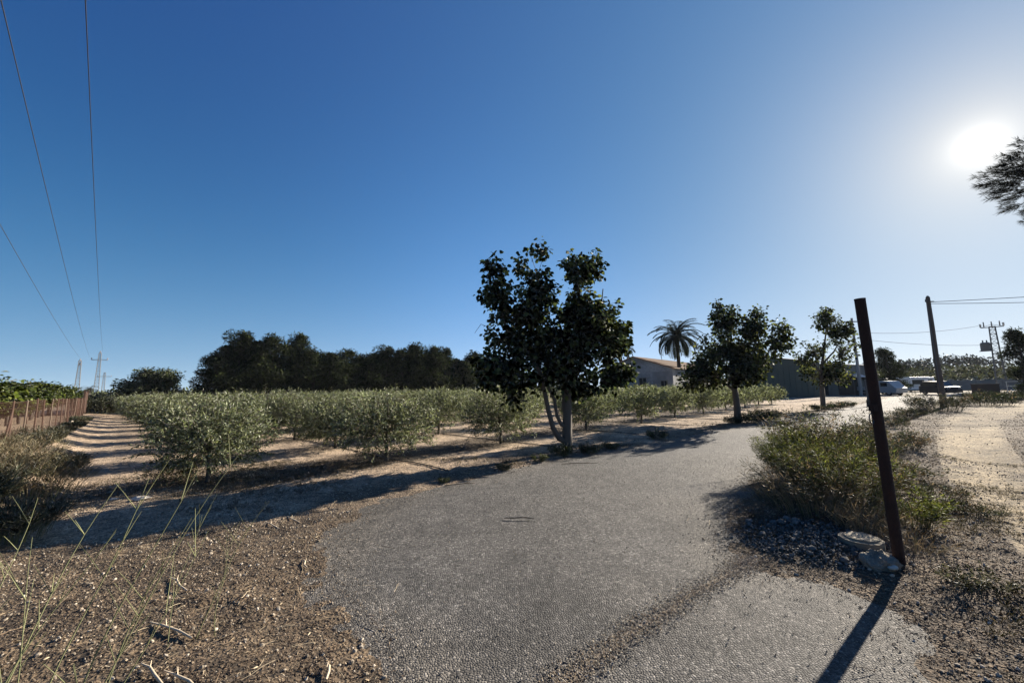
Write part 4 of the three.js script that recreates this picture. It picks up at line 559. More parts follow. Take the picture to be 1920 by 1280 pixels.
// ---------------------------------------------------------------- rusty post, footing
const RUST = new THREE.MeshStandardMaterial({ map: rustMap, bumpMap: rustBump, bumpScale: 0.004, roughness: 0.85, metalness: 0.1, color: lin(0.24, 0.285, 0.33) });
const galv = std([0.13, 0.135, 0.14], 0.9), steelDark = std([0.10, 0.095, 0.09], 0.6, { metalness: 0.5 }), concrete = std([0.36, 0.31, 0.235], 0.95, { map: plasterMap });
{
  const t = thing('rusty_post', 'tall rusty steel gate post leaning at the right of the road', 'post', 3.2, 0, -3.42); t.rotation.z = 0.02; 
  const g = new THREE.CylinderGeometry(0.04, 0.04, 2.36, 28, 12, true); g.translate(0, 1.12, 0); const uv = g.attributes.uv; for (let i = 0; i < uv.count; i++) uv.setXY(i, uv.getX(i) * 0.6, uv.getY(i) * 4); part('tube', g, RUST, t);
  part('cap', new THREE.CylinderGeometry(0.0412, 0.0412, 0.012, 28).translate(0, 2.306, 0), RUST, t);
  part('sticker', new THREE.CylinderGeometry(0.0411, 0.0411, 0.035, 12, 1, true, 2.9, 0.55).translate(0, 0.62, 0), std([0.42, 0.40, 0.38], 0.6), t);
  const lug = new THREE.TorusGeometry(0.045, 0.005, 8, 20); lug.rotateY(0.5); lug.translate(-0.072, 1.25, 0.02); part('ring', lug, steelDark, t);
  part('hinge', box(0.04, 0.06, 0.05, -0.045, 1.34, 0.02), RUST, t);
  const rough = (g, k, seed) => { const p = g.attributes.position, r = rng(seed); for (let i = 0; i < p.count; i++) { const x = p.getX(i), y = p.getY(i), z = p.getZ(i), n = 1 + k * (fbm(x * 26 + seed, y * 26 + z * 21, 3) - 0.5); p.setXYZ(i, x * n, y * (1 + k * 0.8 * (fbm(x * 30, z * 30 + seed, 2) - 0.5)), z * n); } g.computeVertexNormals(); return g; };
  const f = thing('concrete_footing', 'round cracked concrete footing behind the rusty post base', 'footing', 3.2, 0.0, -3.78, 0.3);
  part('block', rough(new THREE.CylinderGeometry(0.16, 0.175, 0.13, 36, 6).translate(0, 0.065, 0), 0.12, 4), concrete, f);
  const L = new THREE.CylinderGeometry(0.125, 0.13, 0.025, 28, 2); L.translate(0.02, 0.13, 0.0); part('lid', rough(L, 0.12, 8), std([0.46, 0.39, 0.29], 0.95, { map: plasterMap }), f);
  const c = thing('mortar_lump', 'rough lump of mortar in front of the rusty post base', 'mortar', 3.03, 0.0, -3.42, 0.2);
  const g2 = new THREE.SphereGeometry(0.5, 34, 22); g2.scale(0.29, 0.19, 0.22); g2.translate(0, 0.055, 0); part('lump', rough(rough(g2, 0.6, 12), 0.25, 31), std([0.30, 0.26, 0.20], 1, { bumpMap: rustBump, bumpScale: 0.02 }), c);
  const cap = new THREE.SphereGeometry(0.042, 16, 8); cap.scale(1, 0.45, 0.7); cap.translate(-0.01, 0.075, 0.105); part('pebble', cap, std([0.42, 0.42, 0.37], 0.7), c);
}
{ // far gate post behind it
  const t = thing('gate_post', 'thin grey metal post on the far road side, seen just left of the rusty post', 'post', 24.2, 0, -26.6); part('tube', cyl(0.06, 0.06, 1.8, 0, 0.85, 0), galv, t); part('cap', cyl(0.07, 0.07, 0.03, 0, 1.765, 0), galv, t); part('foot', cyl(0.11, 0.12, 0.5, 0, 0.2, 0), std([0.07, 0.06, 0.05], 0.9), t);
}
// ---------------------------------------------------------------- wooden pole with wires
function wire(name, label, a, b, sag, r, group) {
  const m = new MB(), pts = []; for (let i = 0; i <= 40; i++) { const t = i / 40; pts.push([mix(a[0], b[0], t), mix(a[1], b[1], t) - 4 * sag * t * (1 - t), mix(a[2], b[2], t), r]); } m.tube(pts, 5);
  return tag(part(numbered(name), m.geo(), std([0.04, 0.04, 0.045], 1), scene), label, 'cable', group);
}
{
  const t = thing('wooden_pole', 'tall weathered wooden pole right of the rusty post', 'pole', 26.4, 0, -24.0); const m = new MB(); m.tube([[0, -0.3, 0, 0.165], [0.03, 1, 0, 0.15], [0.0, 3, 0, 0.135], [0.04, 5, 0, 0.12], [0.05, 6.9, 0, 0.105]], 12); part('shaft', m.geo(), std([0.13, 0.105, 0.085], 0.95, { bumpMap: barkBump, bumpScale: 0.01 }), t);
  part('cap', cyl(0.04, 0.105, 0.12, 0.05, 6.95, 0), std([0.1, 0.085, 0.07], 0.9), t); part('bracket', merge([box(0.5, 0.05, 0.08, -0.05, 6.6, 0.16), box(0.05, 0.16, 0.05, -0.28, 6.66, 0.16)]), steelDark, t);
  const con = new MB(); con.tube([[-0.2, 6.5, 0.12, 0.02], [-0.19, 4, 0.14, 0.02], [-0.2, 1.2, 0.16, 0.02]], 5); part('conduit', con.geo(), galv, t);
  wire('overhead_cable', 'upper cable running right from the wooden pole top', [26.5, 6.6, -24], [62, 8.4, -22], 0.25, 0.018);
  wire('overhead_cable', 'lower sagging cable running right from the wooden pole top', [26.5, 6.5, -24], [62, 7.4, -21], 0.5, 0.018);
}
// ---------------------------------------------------------------- lattice pylons
function pylon(name, label, x, z, h, w0, w1, arms, r, turn, group) {
  const t = thing(name, label, 'pylon', x, H(x, z) - 0.1, z, turn, group), corners = [[-1, -1], [1, -1], [1, 1], [-1, 1]], wd = (y) => mix(w0, w1, y / h) / 2;
  for (const [a, b] of corners) { const m = new MB(); m.bar([a * w0 / 2, 0, b * w0 / 2], [a * w1 / 2, h, b * w1 / 2], r); part('leg', m.geo(), galv, t); }
  const br = new MB(); let y = 0, k = 0; while (y < h - 0.3) { const st = Math.max(0.55, wd(y) * 2.1), y2 = Math.min(h, y + st), p = wd(y), q = wd(y2); for (let i = 0; i < 4; i++) { const [a, b] = corners[i], [c, d] = corners[(i + 1) % 4]; if ((k + i) % 2) br.bar([a * p, y, b * p], [c * q, y2, d * q], r * 0.6, 3); else br.bar([c * p, y, d * p], [a * q, y2, b * q], r * 0.6, 3); br.bar([a * q, y2, b * q], [c * q, y2, d * q], r * 0.6, 3); } y = y2; k++; }
  part('bracing', br.geo(), galv, t);
  for (const [ay, ax] of arms) {
    const a = new MB(); a.bar([-ax, ay, 0.1], [ax, ay, 0.1], r * 1.1); a.bar([-ax, ay, -0.1], [ax, ay, -0.1], r * 1.1); a.bar([-ax, ay, 0], [0, ay + 0.45, 0], r * 0.6, 3); a.bar([ax, ay, 0], [0, ay + 0.45, 0], r * 0.6, 3); part('crossarm', a.geo(), galv, t);
    for (const sx of ax < 0.4 ? [0] : [-ax, ax]) { const g = merge([0, 1, 2, 3].map((i) => cyl(0.11, 0.13, 0.09, sx, ay + 0.15 + i * 0.13, 0, 8)).concat([cyl(0.03, 0.03, 0.6, sx, ay + 0.3, 0, 6)])); part('insulator', g, std([0.16, 0.12, 0.1], 0.4), t); }
  }
  return t;
}
pylon('lattice_pylon', 'tallest distant lattice pylon with one crossarm, beyond the sandy track', -114, -106, 13.6, 1.1, 0.45, [[11.6, 1.5], [13.5, 0.2]], 0.05, 0.75);
pylon('lattice_pylon', 'distant lattice pylon without crossarm, leftmost of the three', -107.5, -95.5, 10.6, 1.0, 0.42, [[9.4, 0.35], [10.4, 0.3]], 0.05, 0.75);
pylon('lattice_pylon', 'faint farthest pylon standing just right of the tallest one', -201, -190, 13.3, 1.3, 0.6, [[11.3, 2.4]], 0.07, 0.75);
wire('power_line', 'rightmost of the three power lines running overhead from the tallest pylon', [-113.7, 13.9, -106.3], [14, 13.3, 15], 1.2, 0.014);
wire('power_line', 'middle of the three power lines, from the left crossarm end', [-115.4, 12.3, -104.7], [12, 13.4, 15], 1.2, 0.014);
wire('power_line', 'lowest left power line, from the leftmost pylon', [-107.5, 11.0, -95.5], [12.4, 11.2, 17.5], 0.9, 0.014);
{ // transformer tower on the right
  const t = pylon('transformer_tower', 'lattice tower carrying a round transformer at the far right', 75.5, -60, 10.2, 1.05, 0.6, [[10.1, 1.15]], 0.05, -0.8);
  part('transformer', merge([cyl(0.55, 0.55, 1.1, -1.0, 7.0, 0.3, 14), cyl(0.45, 0.55, 0.18, -1.0, 7.64, 0.3, 14), cyl(0.08, 0.08, 0.4, -1.2, 7.9, 0.3, 8), cyl(0.08, 0.08, 0.4, -0.8, 7.9, 0.3, 8)]), std([0.12, 0.125, 0.12], 0.6), t);
  part('platform', box(1.5, 0.1, 1.0, -0.9, 6.4, 0.3), galv, t);
  for (const x of [-0.8, 0, 0.8]) part('post_insulator', cyl(0.06, 0.08, 0.8, x, 10.6, 0, 8), std([0.2, 0.17, 0.15], 0.4), t);
  wire('overhead_cable', 'faint cable from the lattice tower crossarm towards the trees', [74, 10.3, -60.5], [44.8, 8.2, -50], 0.5, 0.022);
  wire('overhead_cable', 'faint lower cable from the transformer towards the trees', [74.6, 7.2, -59.8], [44.8, 7.4, -50], 0.4, 0.022);
  const p = thing('concrete_pole', 'slim concrete pole with crossarms behind the sparse third tree', 'pole', 44.7, 0, -50); part('shaft', cyl(0.12, 0.2, 10.2, 0, 5, 0), std([0.32, 0.31, 0.29], 0.9), p); part('crossarm', box(2.6, 0.12, 0.12, 0, 9.6, 0.2), steelDark, p); part('crossarm', box(1.8, 0.1, 0.12, 0, 7.9, 0.2), steelDark, p);
}
// ---------------------------------------------------------------- fence and gate along the track
const RUST2 = std([0.07, 0.037, 0.024], 0.9, { bumpMap: rustBump, bumpScale: 0.004 });
{
  const t = thing('wire_fence', 'rusty brown wire mesh fence with thin posts left of the track', 'fence', 0, 0, 0), n = 15, r = rng(88), tops = [], feet = [];
  for (let i = -2; i < n; i++) {
    const s = i * fLen / (n - 1) , x = FA[0] + fD[0] * s, z = FA[1] + fD[1] * s, y = H(x, z), lx = (r() - 0.5) * 0.06, lz = (r() - 0.5) * 0.06, m = new MB(); m.tube([[x, y - 0.15, z, 0.018], [x + lx, y + 1.2, z + lz, 0.018]], 7); part('post', m.geo(), i % 3 === 1 ? std([0.13, 0.095, 0.068], 0.85) : RUST2, t); tops.push([x + lx, y + 1.17, z + lz]); feet.push([x, y + 0.02, z]);
    if (i === 1 || i === 0) { const b = new MB(); b.tube([[x + lx, y + 1.0, z + lz, 0.02], [x + fD[0] * (i ? 1 : -1) * 0.7, y - 0.05, z + fD[1] * (i ? 1 : -1) * 0.7, 0.02]], 6); part('brace', b.geo(), RUST2, t); }
  }
  const w = new MB(); for (let i = 0; i < tops.length - 1; i++) for (let k = 0; k <= 8; k++) { const f = k / 8, a = feet[i], b = tops[i], c = feet[i + 1], d = tops[i + 1]; w.bar([mix(a[0], b[0], f), mix(a[1], b[1], f), mix(a[2], b[2], f)], [mix(c[0], d[0], f), mix(c[1], d[1], f), mix(c[2], d[2], f)], k % 4 === 0 ? 0.004 : 0.0026, 3); }
  for (let i = 0; i < tops.length - 1; i++) for (let k = 0; k < 22; k++) { const f = (k + 0.5) / 22, a = feet[i], b = feet[i + 1], c = tops[i], d = tops[i + 1]; w.bar([mix(a[0], b[0], f), mix(a[1], b[1], f), mix(a[2], b[2], f)], [mix(c[0], d[0], f), mix(c[1], d[1], f), mix(c[2], d[2], f)], 0.002, 3); }
  tag(part('mesh_wires', w.geo(), std([0.09, 0.042, 0.026], 0.85), t), 'rusty square wire mesh', null, null, 'stuff');
  const cb = new MB(), pts = []; for (let i = 2; i < 12; i++) pts.push([feet[i][0] - fD[1] * 0.12, feet[i][1] + 0.03, feet[i][2] + fD[0] * 0.12, 0.055]); cb.tube(pts, 5); tag(part(numbered('curb'), cb.geo(), std([0.55, 0.48, 0.38], 0.95), scene), 'low pale concrete curb along the foot of the wire fence', 'curb');
  const x = FB[0] + fD[0] * 0.6, z = FB[1] + fD[1] * 0.6, gate = thing('sheet_gate', 'dark rusty sheet metal gate at the far end of the wire fence', 'gate', x, H(x, z), z, Math.atan2(-fD[1], fD[0]));
  for (let i = 0; i < 6; i++) part('sheet', box(0.62, 1.55, 0.03, 0.35 + i * 0.64, 0.85, (i % 2) * 0.02), RUST2, gate); for (const q of [0, 3.9]) part('post', box(0.09, 1.8, 0.09, q, 0.85, 0), RUST2, gate);
}
// ---------------------------------------------------------------- leafy orchard behind the fence
{
  const vine = leafMat(0.55, 0.95, { specularIntensity: 0.4 }), VG = [[0.09, 0.13, 0.018], [0.13, 0.17, 0.025], [0.065, 0.095, 0.016], [0.16, 0.185, 0.032]], geos = [];
  for (let s = 0; s < 3; s++) { const r = rng(1300 + s), lobes = []; for (let i = 0; i < 9; i++) { const a = r() * 6.28, q = r() * 0.8; lobes.push([Math.cos(a) * q, 0.85 + r() * 0.7, Math.sin(a) * q, 0.55, 0.42, 0.55]); } const trunk = new MB(); trunk.tube([[0, -0.1, 0, 0.06], [0.02, 0.4, 0, 0.05], [0, 1, 0, 0.03]], 7); geos.push({ ...leafyCrown(r, lobes, { sprays: 420, per: 7, spray: 0.28, spread: 0.12, droop: 0.4, len: 0.13, aspect: 0.6, narrow: true, palette: VG, holes: 0.3, twigs: 0.3, twig: 0.01, shell: 0.5 }), trunk: trunk.geo() }); }
  const r = rng(1400); let c = 0;
  for (let row = 0; row < 3; row++) for (let i = 0; i < 17; i++) {
    const s = i * 2.1 - 2 + row * 0.7, off = -1.75 - row * 2.2, x = FA[0] + fD[0] * s - fD[1] * off + (r() - .5) * .3, z = FA[1] + fD[1] * s + fD[0] * off + (r() - .5) * .3; if (x > 0) continue;
    const g = geos[c++ % 3], lab = row === 0 ? (i < 10 ? `leafy bright green orchard tree behind the fence, ${['first', 'second', 'third', 'fourth', 'fifth', 'sixth', 'seventh', 'eighth', 'ninth', 'tenth'][i]} of the row nearest the fence` : 'leafy orchard tree far along the row behind the fence') : 'leafy green orchard tree in the rows behind the first';
    const t = thing('orchard_tree', lab, 'orchard tree', x, H(x, z), z, r() * 6.28, row === 0 && i < 10 ? 'orchard trees behind the fence' : row === 0 ? 'orchard trees far along the fence' : 'orchard trees in the back rows'); const k = 0.95 + 0.2 * r() ; t.scale.set(k * 1.1, k * 1.04, k * 1.1);
    const tr = part('trunk', g.trunk, BARK.dark, t); part('branches', g.wood, BARK.dark, tr); part('crown', g.leaves, vine, t);
  }
}
// drip hoses along the olive rows
{
  const hoseMat = std([0.02, 0.02, 0.022], 0.5), r = rng(1500), names = ['nearest the track', 'second from the track', 'third from the track', 'fourth from the track', 'fifth from the track', 'sixth from the track', 'seventh from the track'];
  const front = [[-2.79, -8.87], [-0.29, -11.61], [2.6, -14.3], [5.43, -16.67], [8.1, -19.4], [10.7, -21.9], [13.2, -24.4]];
  front.forEach(([fx, fz], k) => { const m = new MB(), pts = []; for (let i = -3; i <= 30; i++) { const v = i * 0.6, x = fx + GD[0] * v + 0.18 + 0.1 * (fbm(i * 0.35, k * 7.1, 2) - 0.5) * 2, z = fz + GD[1] * v + 0.1 * (fbm(i * 0.3, k * 3.7 + 50, 2) - 0.5) * 2; pts.push([x, H(x, z) + 0.018, z, 0.012]); } m.tube(pts, 5); tag(part(numbered('drip_hose'), m.geo(), hoseMat, scene), `black drip irrigation hose along the olive row, ${names[k]}`, 'hose', 'drip hoses of the grove'); });
}

// ---------------------------------------------------------------- buildings
const plasterFar = plasterMap.clone(); plasterFar.repeat.set(0.13, 0.13); plasterFar.needsUpdate = true;
const plaster = (c) => std(c, 0.95, { map: plasterFar });
function prism(pts, depth) { const s = new THREE.Shape(pts.map((p) => new THREE.Vector2(p[0], p[1]))); return new THREE.ExtrudeGeometry(s, { depth, bevelEnabled: false }).translate(0, 0, -depth); }
function tileRoof(w, len, seed) { // corrugated clay slope: w along the slope, len along the ridge
  const g = new THREE.PlaneGeometry(len, w, Math.round(len / 0.08), Math.max(2, Math.round(w / 0.33))), p = g.attributes.position, r = rng(seed), n = Math.round(len / 0.08) + 1, c = new Float32Array(p.count * 3);
  for (let i = 0; i < p.count; i++) { const col = i % n, row = Math.floor(i / n); p.setZ(i, 0.035 * (col % 3 === 0 ? 1 : -0.4) + 0.02 * (row % 2)); const k = 0.75 + 0.5 * vn(Math.floor(col / 3) * 3.7, row * 5.3), b = fbm(col * 0.05, row * 0.3 + seed, 3); c[i * 3] = mix(0.19, 0.13, b) * k; c[i * 3 + 1] = mix(0.115, 0.10, b) * k; c[i * 3 + 2] = mix(0.075, 0.075, b) * k; }
  g.setAttribute('color', new THREE.BufferAttribute(c, 3)); g.computeVertexNormals(); return g;
}
const tileMat = new THREE.MeshStandardMaterial({ vertexColors: true, roughness: 0.9, side: THREE.DoubleSide });
const glassDark = new THREE.MeshPhysicalMaterial({ color: lin(0.01, 0.012, 0.015), roughness: 0.3, specularIntensity: 0.4 }), frameMat = std([0.20, 0.19, 0.17], 0.8);
{ // white barn: gable towards the road, ridge running away to the right
  const t = thing('barn', 'whitewashed barn with a brown tiled roof behind the olives', 'building', 15.07, 0, -48, -0.7478), L = 19, hw = 4.75, he = 3.68, hr = 5.3;
  // local +x along the gable to the right, local -z away along the ridge
  part('wall', prism([[-hw, -0.3], [hw, -0.3], [hw, he], [0, hr], [-hw, he]], L), plaster([0.46, 0.47, 0.48]), t);
  const sl = Math.hypot(hw + 0.35, (hr - he) * (hw + 0.35) / hw), an = Math.atan2(hr - he, hw);
  for (const s of [-1, 1]) { const rf = part('roof', tileRoof(sl, L + 0.6, 4 + s), tileMat, t); rf.rotation.order = 'YXZ'; rf.rotation.set(-Math.PI / 2 + an, s * Math.PI / 2, 0); rf.position.set(s * (hw + 0.35) / 2, hr + 0.07 - Math.sin(an) * sl / 2, -L / 2); }
  const vb = new MB(); vb.bar([-hw - 0.35, he - 0.06, 0.12], [0, hr + 0.06, 0.12], 0.06); vb.bar([0, hr + 0.06, 0.12], [hw + 0.35, he - 0.06, 0.12], 0.06); part('verge_tiles', vb.geo(), std([0.34, 0.22, 0.15], 0.9), t);
  for (const [x, y, w, h] of [[1.1, 2.1, 0.9, 1.2], [3.7, 1.75, 0.8, 1.1], [-2.4, 2.1, 0.8, 0.9]]) { const wn = part('window', box(w, h, 0.06, x, y, 0.01), glassDark, t); part('frame', merge([box(w + 0.16, 0.08, 0.1, x, y + h / 2, 0.03), box(w + 0.16, 0.08, 0.1, x, y - h / 2, 0.03), box(0.08, h, 0.1, x - w / 2, y, 0.03), box(0.08, h, 0.1, x + w / 2, y, 0.03), box(0.05, h, 0.08, x, y, 0.03)]), frameMat, wn); }
  tag(part('lean_to', merge([box(2.3, 3.5, 0.012, 3.5, 1.6, 0.006)]), plaster([0.38, 0.39, 0.40]), t), 'slightly darker rendered panel at the right of the gable'); part('band', box(hw * 2 - 2.8, 0.07, 0.05, -1.35, 2.75, 0.02), plaster([0.48, 0.48, 0.46]), t);
}
function shed(name, label, x, z, turn, w, d, h, rise, wall, roofc, extras) {
  const t = thing(name, label, 'building', x, 0, z, turn); part('wall', prism([[-w / 2, -0.3], [w / 2, -0.3], [w / 2, h], [0, h + rise], [-w / 2, h]], d), wall, t);
  const sl = Math.hypot(w / 2 + 0.25, rise), an = Math.atan2(rise, w / 2);
  for (const s of [-1, 1]) { const g = new THREE.PlaneGeometry(d + 0.4, sl, Math.round(d / 0.12), 1), p = g.attributes.position, n = Math.round(d / 0.12) + 1; for (let i = 0; i < p.count; i++) p.setZ(i, 0.03 * Math.sin((i % n) * 1.57)); g.computeVertexNormals(); const rf = part('roof', g, roofc, t); rf.rotation.order = 'YXZ'; rf.rotation.set(-Math.PI / 2 + an, s * Math.PI / 2, 0); rf.position.set(s * (w / 2 + 0.25) / 2, h + rise + 0.06 - Math.sin(an) * sl / 2, -d / 2); }
  if (extras) extras(t); return t;
}
const greenSheet = std([0.075, 0.10, 0.085], 0.7), greySheet = std([0.20, 0.215, 0.21], 0.8), roofBrown = std([0.30, 0.22, 0.17], 0.85, { side: THREE.DoubleSide }), roofGrey = std([0.36, 0.36, 0.35], 0.8, { side: THREE.DoubleSide });
const ribs = (t, x0, x1, h, n, m) => { for (let i = 0; i < n; i++) part('rib', box(0.07, h, 0.06, mix(x0, x1, i / (n - 1)), h / 2, 0.03), m, t); };
shed('green_shed', 'dark green sheet metal shed between second and third roadside trees', 33.0, -48.5, -0.45, 9, 14, 4.2, 0.7, greenSheet, roofBrown, (t) => ribs(t, -4.3, 4.3, 4.1, 16, greenSheet));
shed('long_shed', 'long grey shed with open bays behind the third roadside tree', 42.5, -54.5, -0.55, 12, 12, 3.9, 0.5, greySheet, roofGrey, (t) => { ribs(t, -5.9, 5.9, 3.8, 18, greySheet); for (const x of [-3.4, 0.2, 3.6]) { part('door', box(2.3, 2.5, 0.08, x, 1.2, 0.06), std([0.06, 0.06, 0.06], 0.9), t); } part('awning', box(5, 0.06, 1.8, 1.5, 2.8, 0.9), roofGrey, t); for (const x of [-0.8, 3.8]) part('awning_post', cyl(0.04, 0.04, 2.8, x, 1.4, 1.7), galv, t); });
shed('teal_shed', 'pale teal shed partly hidden by the rusty post', 54.0, -66, -0.65, 9, 9, 3.6, 0.4, std([0.16, 0.22, 0.21], 0.8), roofGrey, (t) => ribs(t, -4.4, 4.4, 3.5, 12, std([0.15, 0.21, 0.20], 0.8)));
{ const t = thing('parasol', 'small white parasol in front of the long shed', 'parasol', 46.2, 0, -52.0); part('canopy', new THREE.ConeGeometry(1.1, 0.6, 8, 1, true).translate(0, 2.7, 0), std([0.75, 0.72, 0.66], 0.9, { side: THREE.DoubleSide }), t); part('pole', cyl(0.03, 0.03, 2.7, 0, 1.3, 0), galv, t); }
// ---------------------------------------------------------------- vehicles in the yard
function wheels(t, L, W, r, xs) { for (const x of xs) for (const s of [-1, 1]) { const w = part('wheel', new THREE.TorusGeometry(r * 0.72, r * 0.28, 8, 20).translate(x, r, s * (W / 2 - 0.1)), std([0.02, 0.02, 0.02], 0.9), t); part('rim', new THREE.CylinderGeometry(r * 0.55, r * 0.55, 0.12, 16).rotateX(Math.PI / 2).translate(x, r, s * (W / 2 - 0.08)), std([0.4, 0.4, 0.41], 0.4, { metalness: 0.7 }), w); } }
const paint = (c) => new THREE.MeshPhysicalMaterial({ color: lin(...c), roughness: 0.5, clearcoat: 0.3, clearcoatRoughness: 0.25 });
function side(pts, w, bevel = 0.06) { const s = new THREE.Shape(pts.map((p) => new THREE.Vector2(p[0], p[1]))); return new THREE.ExtrudeGeometry(s, { depth: w - 2 * bevel, bevelEnabled: true, bevelSize: bevel, bevelThickness: bevel, bevelSegments: 3 }).translate(0, 0, -(w - 2 * bevel) / 2); }
const faceAngle = (x, z, towardUs) => { const l = Math.hypot(x, z), vx = x / l, vz = z / l, rx = -vz, rz = vx, k = Math.sqrt(1 - towardUs * towardUs), fx = rx * k - vx * towardUs, fz = rz * k - vz * towardUs; return Math.atan2(-fz, fx); };
{
  const X = 53.0, Z = -48.3, t = thing('parked_suv', 'dark blue SUV parked in the yard, behind the wooden pole', 'car', X, 0, Z, faceAngle(X, Z, 0.8)), p = new THREE.MeshPhysicalMaterial({ color: lin(0.012, 0.016, 0.026), roughness: 0.55, specularIntensity: 0.35 });
  part('body', side([[-1.85, 0.32], [1.85, 0.32], [1.9, 0.6], [1.8, 0.92], [0.95, 1.02], [-1.8, 1.05], [-1.92, 0.8]], 1.68), p, t);
  part('cabin', side([[-1.75, 1.0], [0.98, 0.98], [0.38, 1.58], [-1.5, 1.62], [-1.72, 1.4]], 1.5), glassDark, t);
  part('roof', side([[-1.52, 1.56], [0.42, 1.53], [0.34, 1.62], [-1.45, 1.66]], 1.42, 0.04), p, t);
  for (const s of [-1, 1]) { for (const [x0, x1, dx] of [[-0.42, -0.3, 0], [-1.5, -1.3, 0]]) part('pillar', box(0.12, 0.58, 0.02, x0, 1.28, s * 0.76), p, t); part('headlight', box(0.1, 0.16, 0.34, 1.86, 0.75, s * 0.6), std([0.6, 0.62, 0.62], 0.15), t); part('tail_light', box(0.06, 0.3, 0.16, -1.92, 0.9, s * 0.72), std([0.25, 0.02, 0.02], 0.3), t); part('mirror', box(0.12, 0.12, 0.2, 0.72, 1.06, s * 0.92), p, t); }
  part('windscreen', (() => { const g = box(0.02, 0.78, 1.3); g.rotateZ(0.785); g.translate(0.73, 1.32, 0); return g; })(), std([0.10, 0.12, 0.14], 0.05), t); part('bumper', box(0.1, 0.2, 1.6, 1.93, 0.42, 0), std([0.03, 0.03, 0.03], 0.7), t);
  wheels(t, 3.8, 1.7, 0.36, [-1.15, 1.18]);
}
{
  const X = 47.0, Z = -49.5, t = thing('flatbed_truck', 'white flatbed pickup with a slanted rack, beside the rusty post', 'truck', X, 0, Z, faceAngle(X, Z, 0.62)), p = paint([0.36, 0.37, 0.37]);
  part('cab', side([[0.3, 0.4], [2.1, 0.4], [2.2, 0.9], [1.9, 1.1], [1.35, 1.75], [0.35, 1.78]], 1.7), p, t); part('windscreen', (() => { const g = box(0.03, 0.75, 1.4); g.rotateZ(0.7); g.translate(1.66, 1.42, 0); return g; })(), glassDark, t); for (const s of [-1, 1]) { part('side_window', box(0.75, 0.45, 0.02, 0.9, 1.38, s * 0.86), glassDark, t); part('headlight', box(0.06, 0.16, 0.3, 2.2, 0.75, s * 0.62), std([0.6, 0.6, 0.6], 0.2), t); }
  part('bed', merge([box(2.6, 0.12, 1.8, -1.05, 0.72, 0), box(2.6, 0.4, 0.05, -1.05, 0.95, 0.9), box(2.6, 0.4, 0.05, -1.05, 0.95, -0.9), box(0.05, 0.4, 1.8, -2.35, 0.95, 0)]), std([0.42, 0.42, 0.41], 0.6), t); part('chassis', box(4.2, 0.16, 0.8, -0.1, 0.5, 0), steelDark, t);
  const rk = new MB(); for (const s of [-0.8, 0.8]) { rk.bar([-2.2, 0.8, s], [-2.2, 2.1, s], 0.04); rk.bar([0.2, 0.8, s], [0.2, 2.1, s], 0.04); rk.bar([-2.2, 2.1, s], [0.2, 2.1, s], 0.04); } rk.bar([-2.2, 2.1, -0.8], [-2.2, 2.1, 0.8], 0.04); rk.bar([0.2, 2.1, -0.8], [0.2, 2.1, 0.8], 0.04); part('rack', rk.geo(), steelDark, t);
  const bm = new MB(); bm.bar([-2.6, 2.6, 0.1], [0.1, 1.1, -0.1], 0.09, 6); part('slanted_beam', bm.geo(), std([0.16, 0.13, 0.10], 0.8), t);
  wheels(t, 4.4, 1.7, 0.36, [-1.5, 1.35]);
}
{
  const X = 68.5, Z = -66.0, t = thing('caravan', 'white caravan with a wide dark end window, behind the SUV', 'caravan', X, 0, Z, faceAngle(X, Z, -0.8)), p = std([0.66, 0.67, 0.66], 0.5);
  part('body', side([[-2.5, 0.45], [2.4, 0.45], [2.5, 1.2], [2.25, 2.4], [-2.35, 2.45], [-2.55, 1.3]], 2.1, 0.08), p, t); part('skirt', box(4.6, 0.3, 1.9, 0, 0.35, 0), std([0.10, 0.10, 0.10], 0.8), t);
  part('end_window', box(0.05, 0.8, 1.65, -2.5, 1.62, 0), glassDark, t); part('stripe', box(4.85, 0.12, 2.14, 0, 1.05, 0), std([0.36, 0.38, 0.40], 0.5), t); for (const s of [-1, 1]) for (const x of [-0.9, 1.5]) part('side_window', box(x < 0 ? 2.3 : 0.9, 0.75, 0.05, x, 1.65, s * 1.04), glassDark, t); part('drawbar', box(1.2, 0.08, 0.12, 3.0, 0.5, 0), steelDark, t);
  wheels(t, 4.8, 2.0, 0.33, [0]);
}
{ const t = thing('rubbish_skip', 'dark brown metal skip at the right of the yard', 'skip', 46.6, 0, -38.4, -0.85); const m = std([0.085, 0.055, 0.04], 0.8), W = 1.75, Dp = 1.4, Hh = 1.22; part('front_panel', box(W, Hh, 0.06, 0, Hh / 2 + 0.04, Dp / 2), m, t); part('back_panel', box(W, Hh, 0.06, 0, Hh / 2 + 0.04, -Dp / 2), m, t); for (const s of [-1, 1]) part('side_panel', box(0.06, Hh, Dp - 0.08, s * (W / 2 - 0.04), Hh / 2 + 0.04, 0), m, t); part('floor', box(W - 0.1, 0.05, Dp - 0.1, 0, 0.1, 0), m, t); for (const x of [-0.6, 0, 0.6]) part('rib', box(0.07, Hh - 0.1, 0.05, x, Hh / 2, Dp / 2 + 0.055), m, t); part('rim', merge([box(W + 0.1, 0.08, 0.1, 0, Hh + 0.06, Dp / 2), box(W + 0.1, 0.08, 0.1, 0, Hh + 0.06, -Dp / 2)]), m, t); }
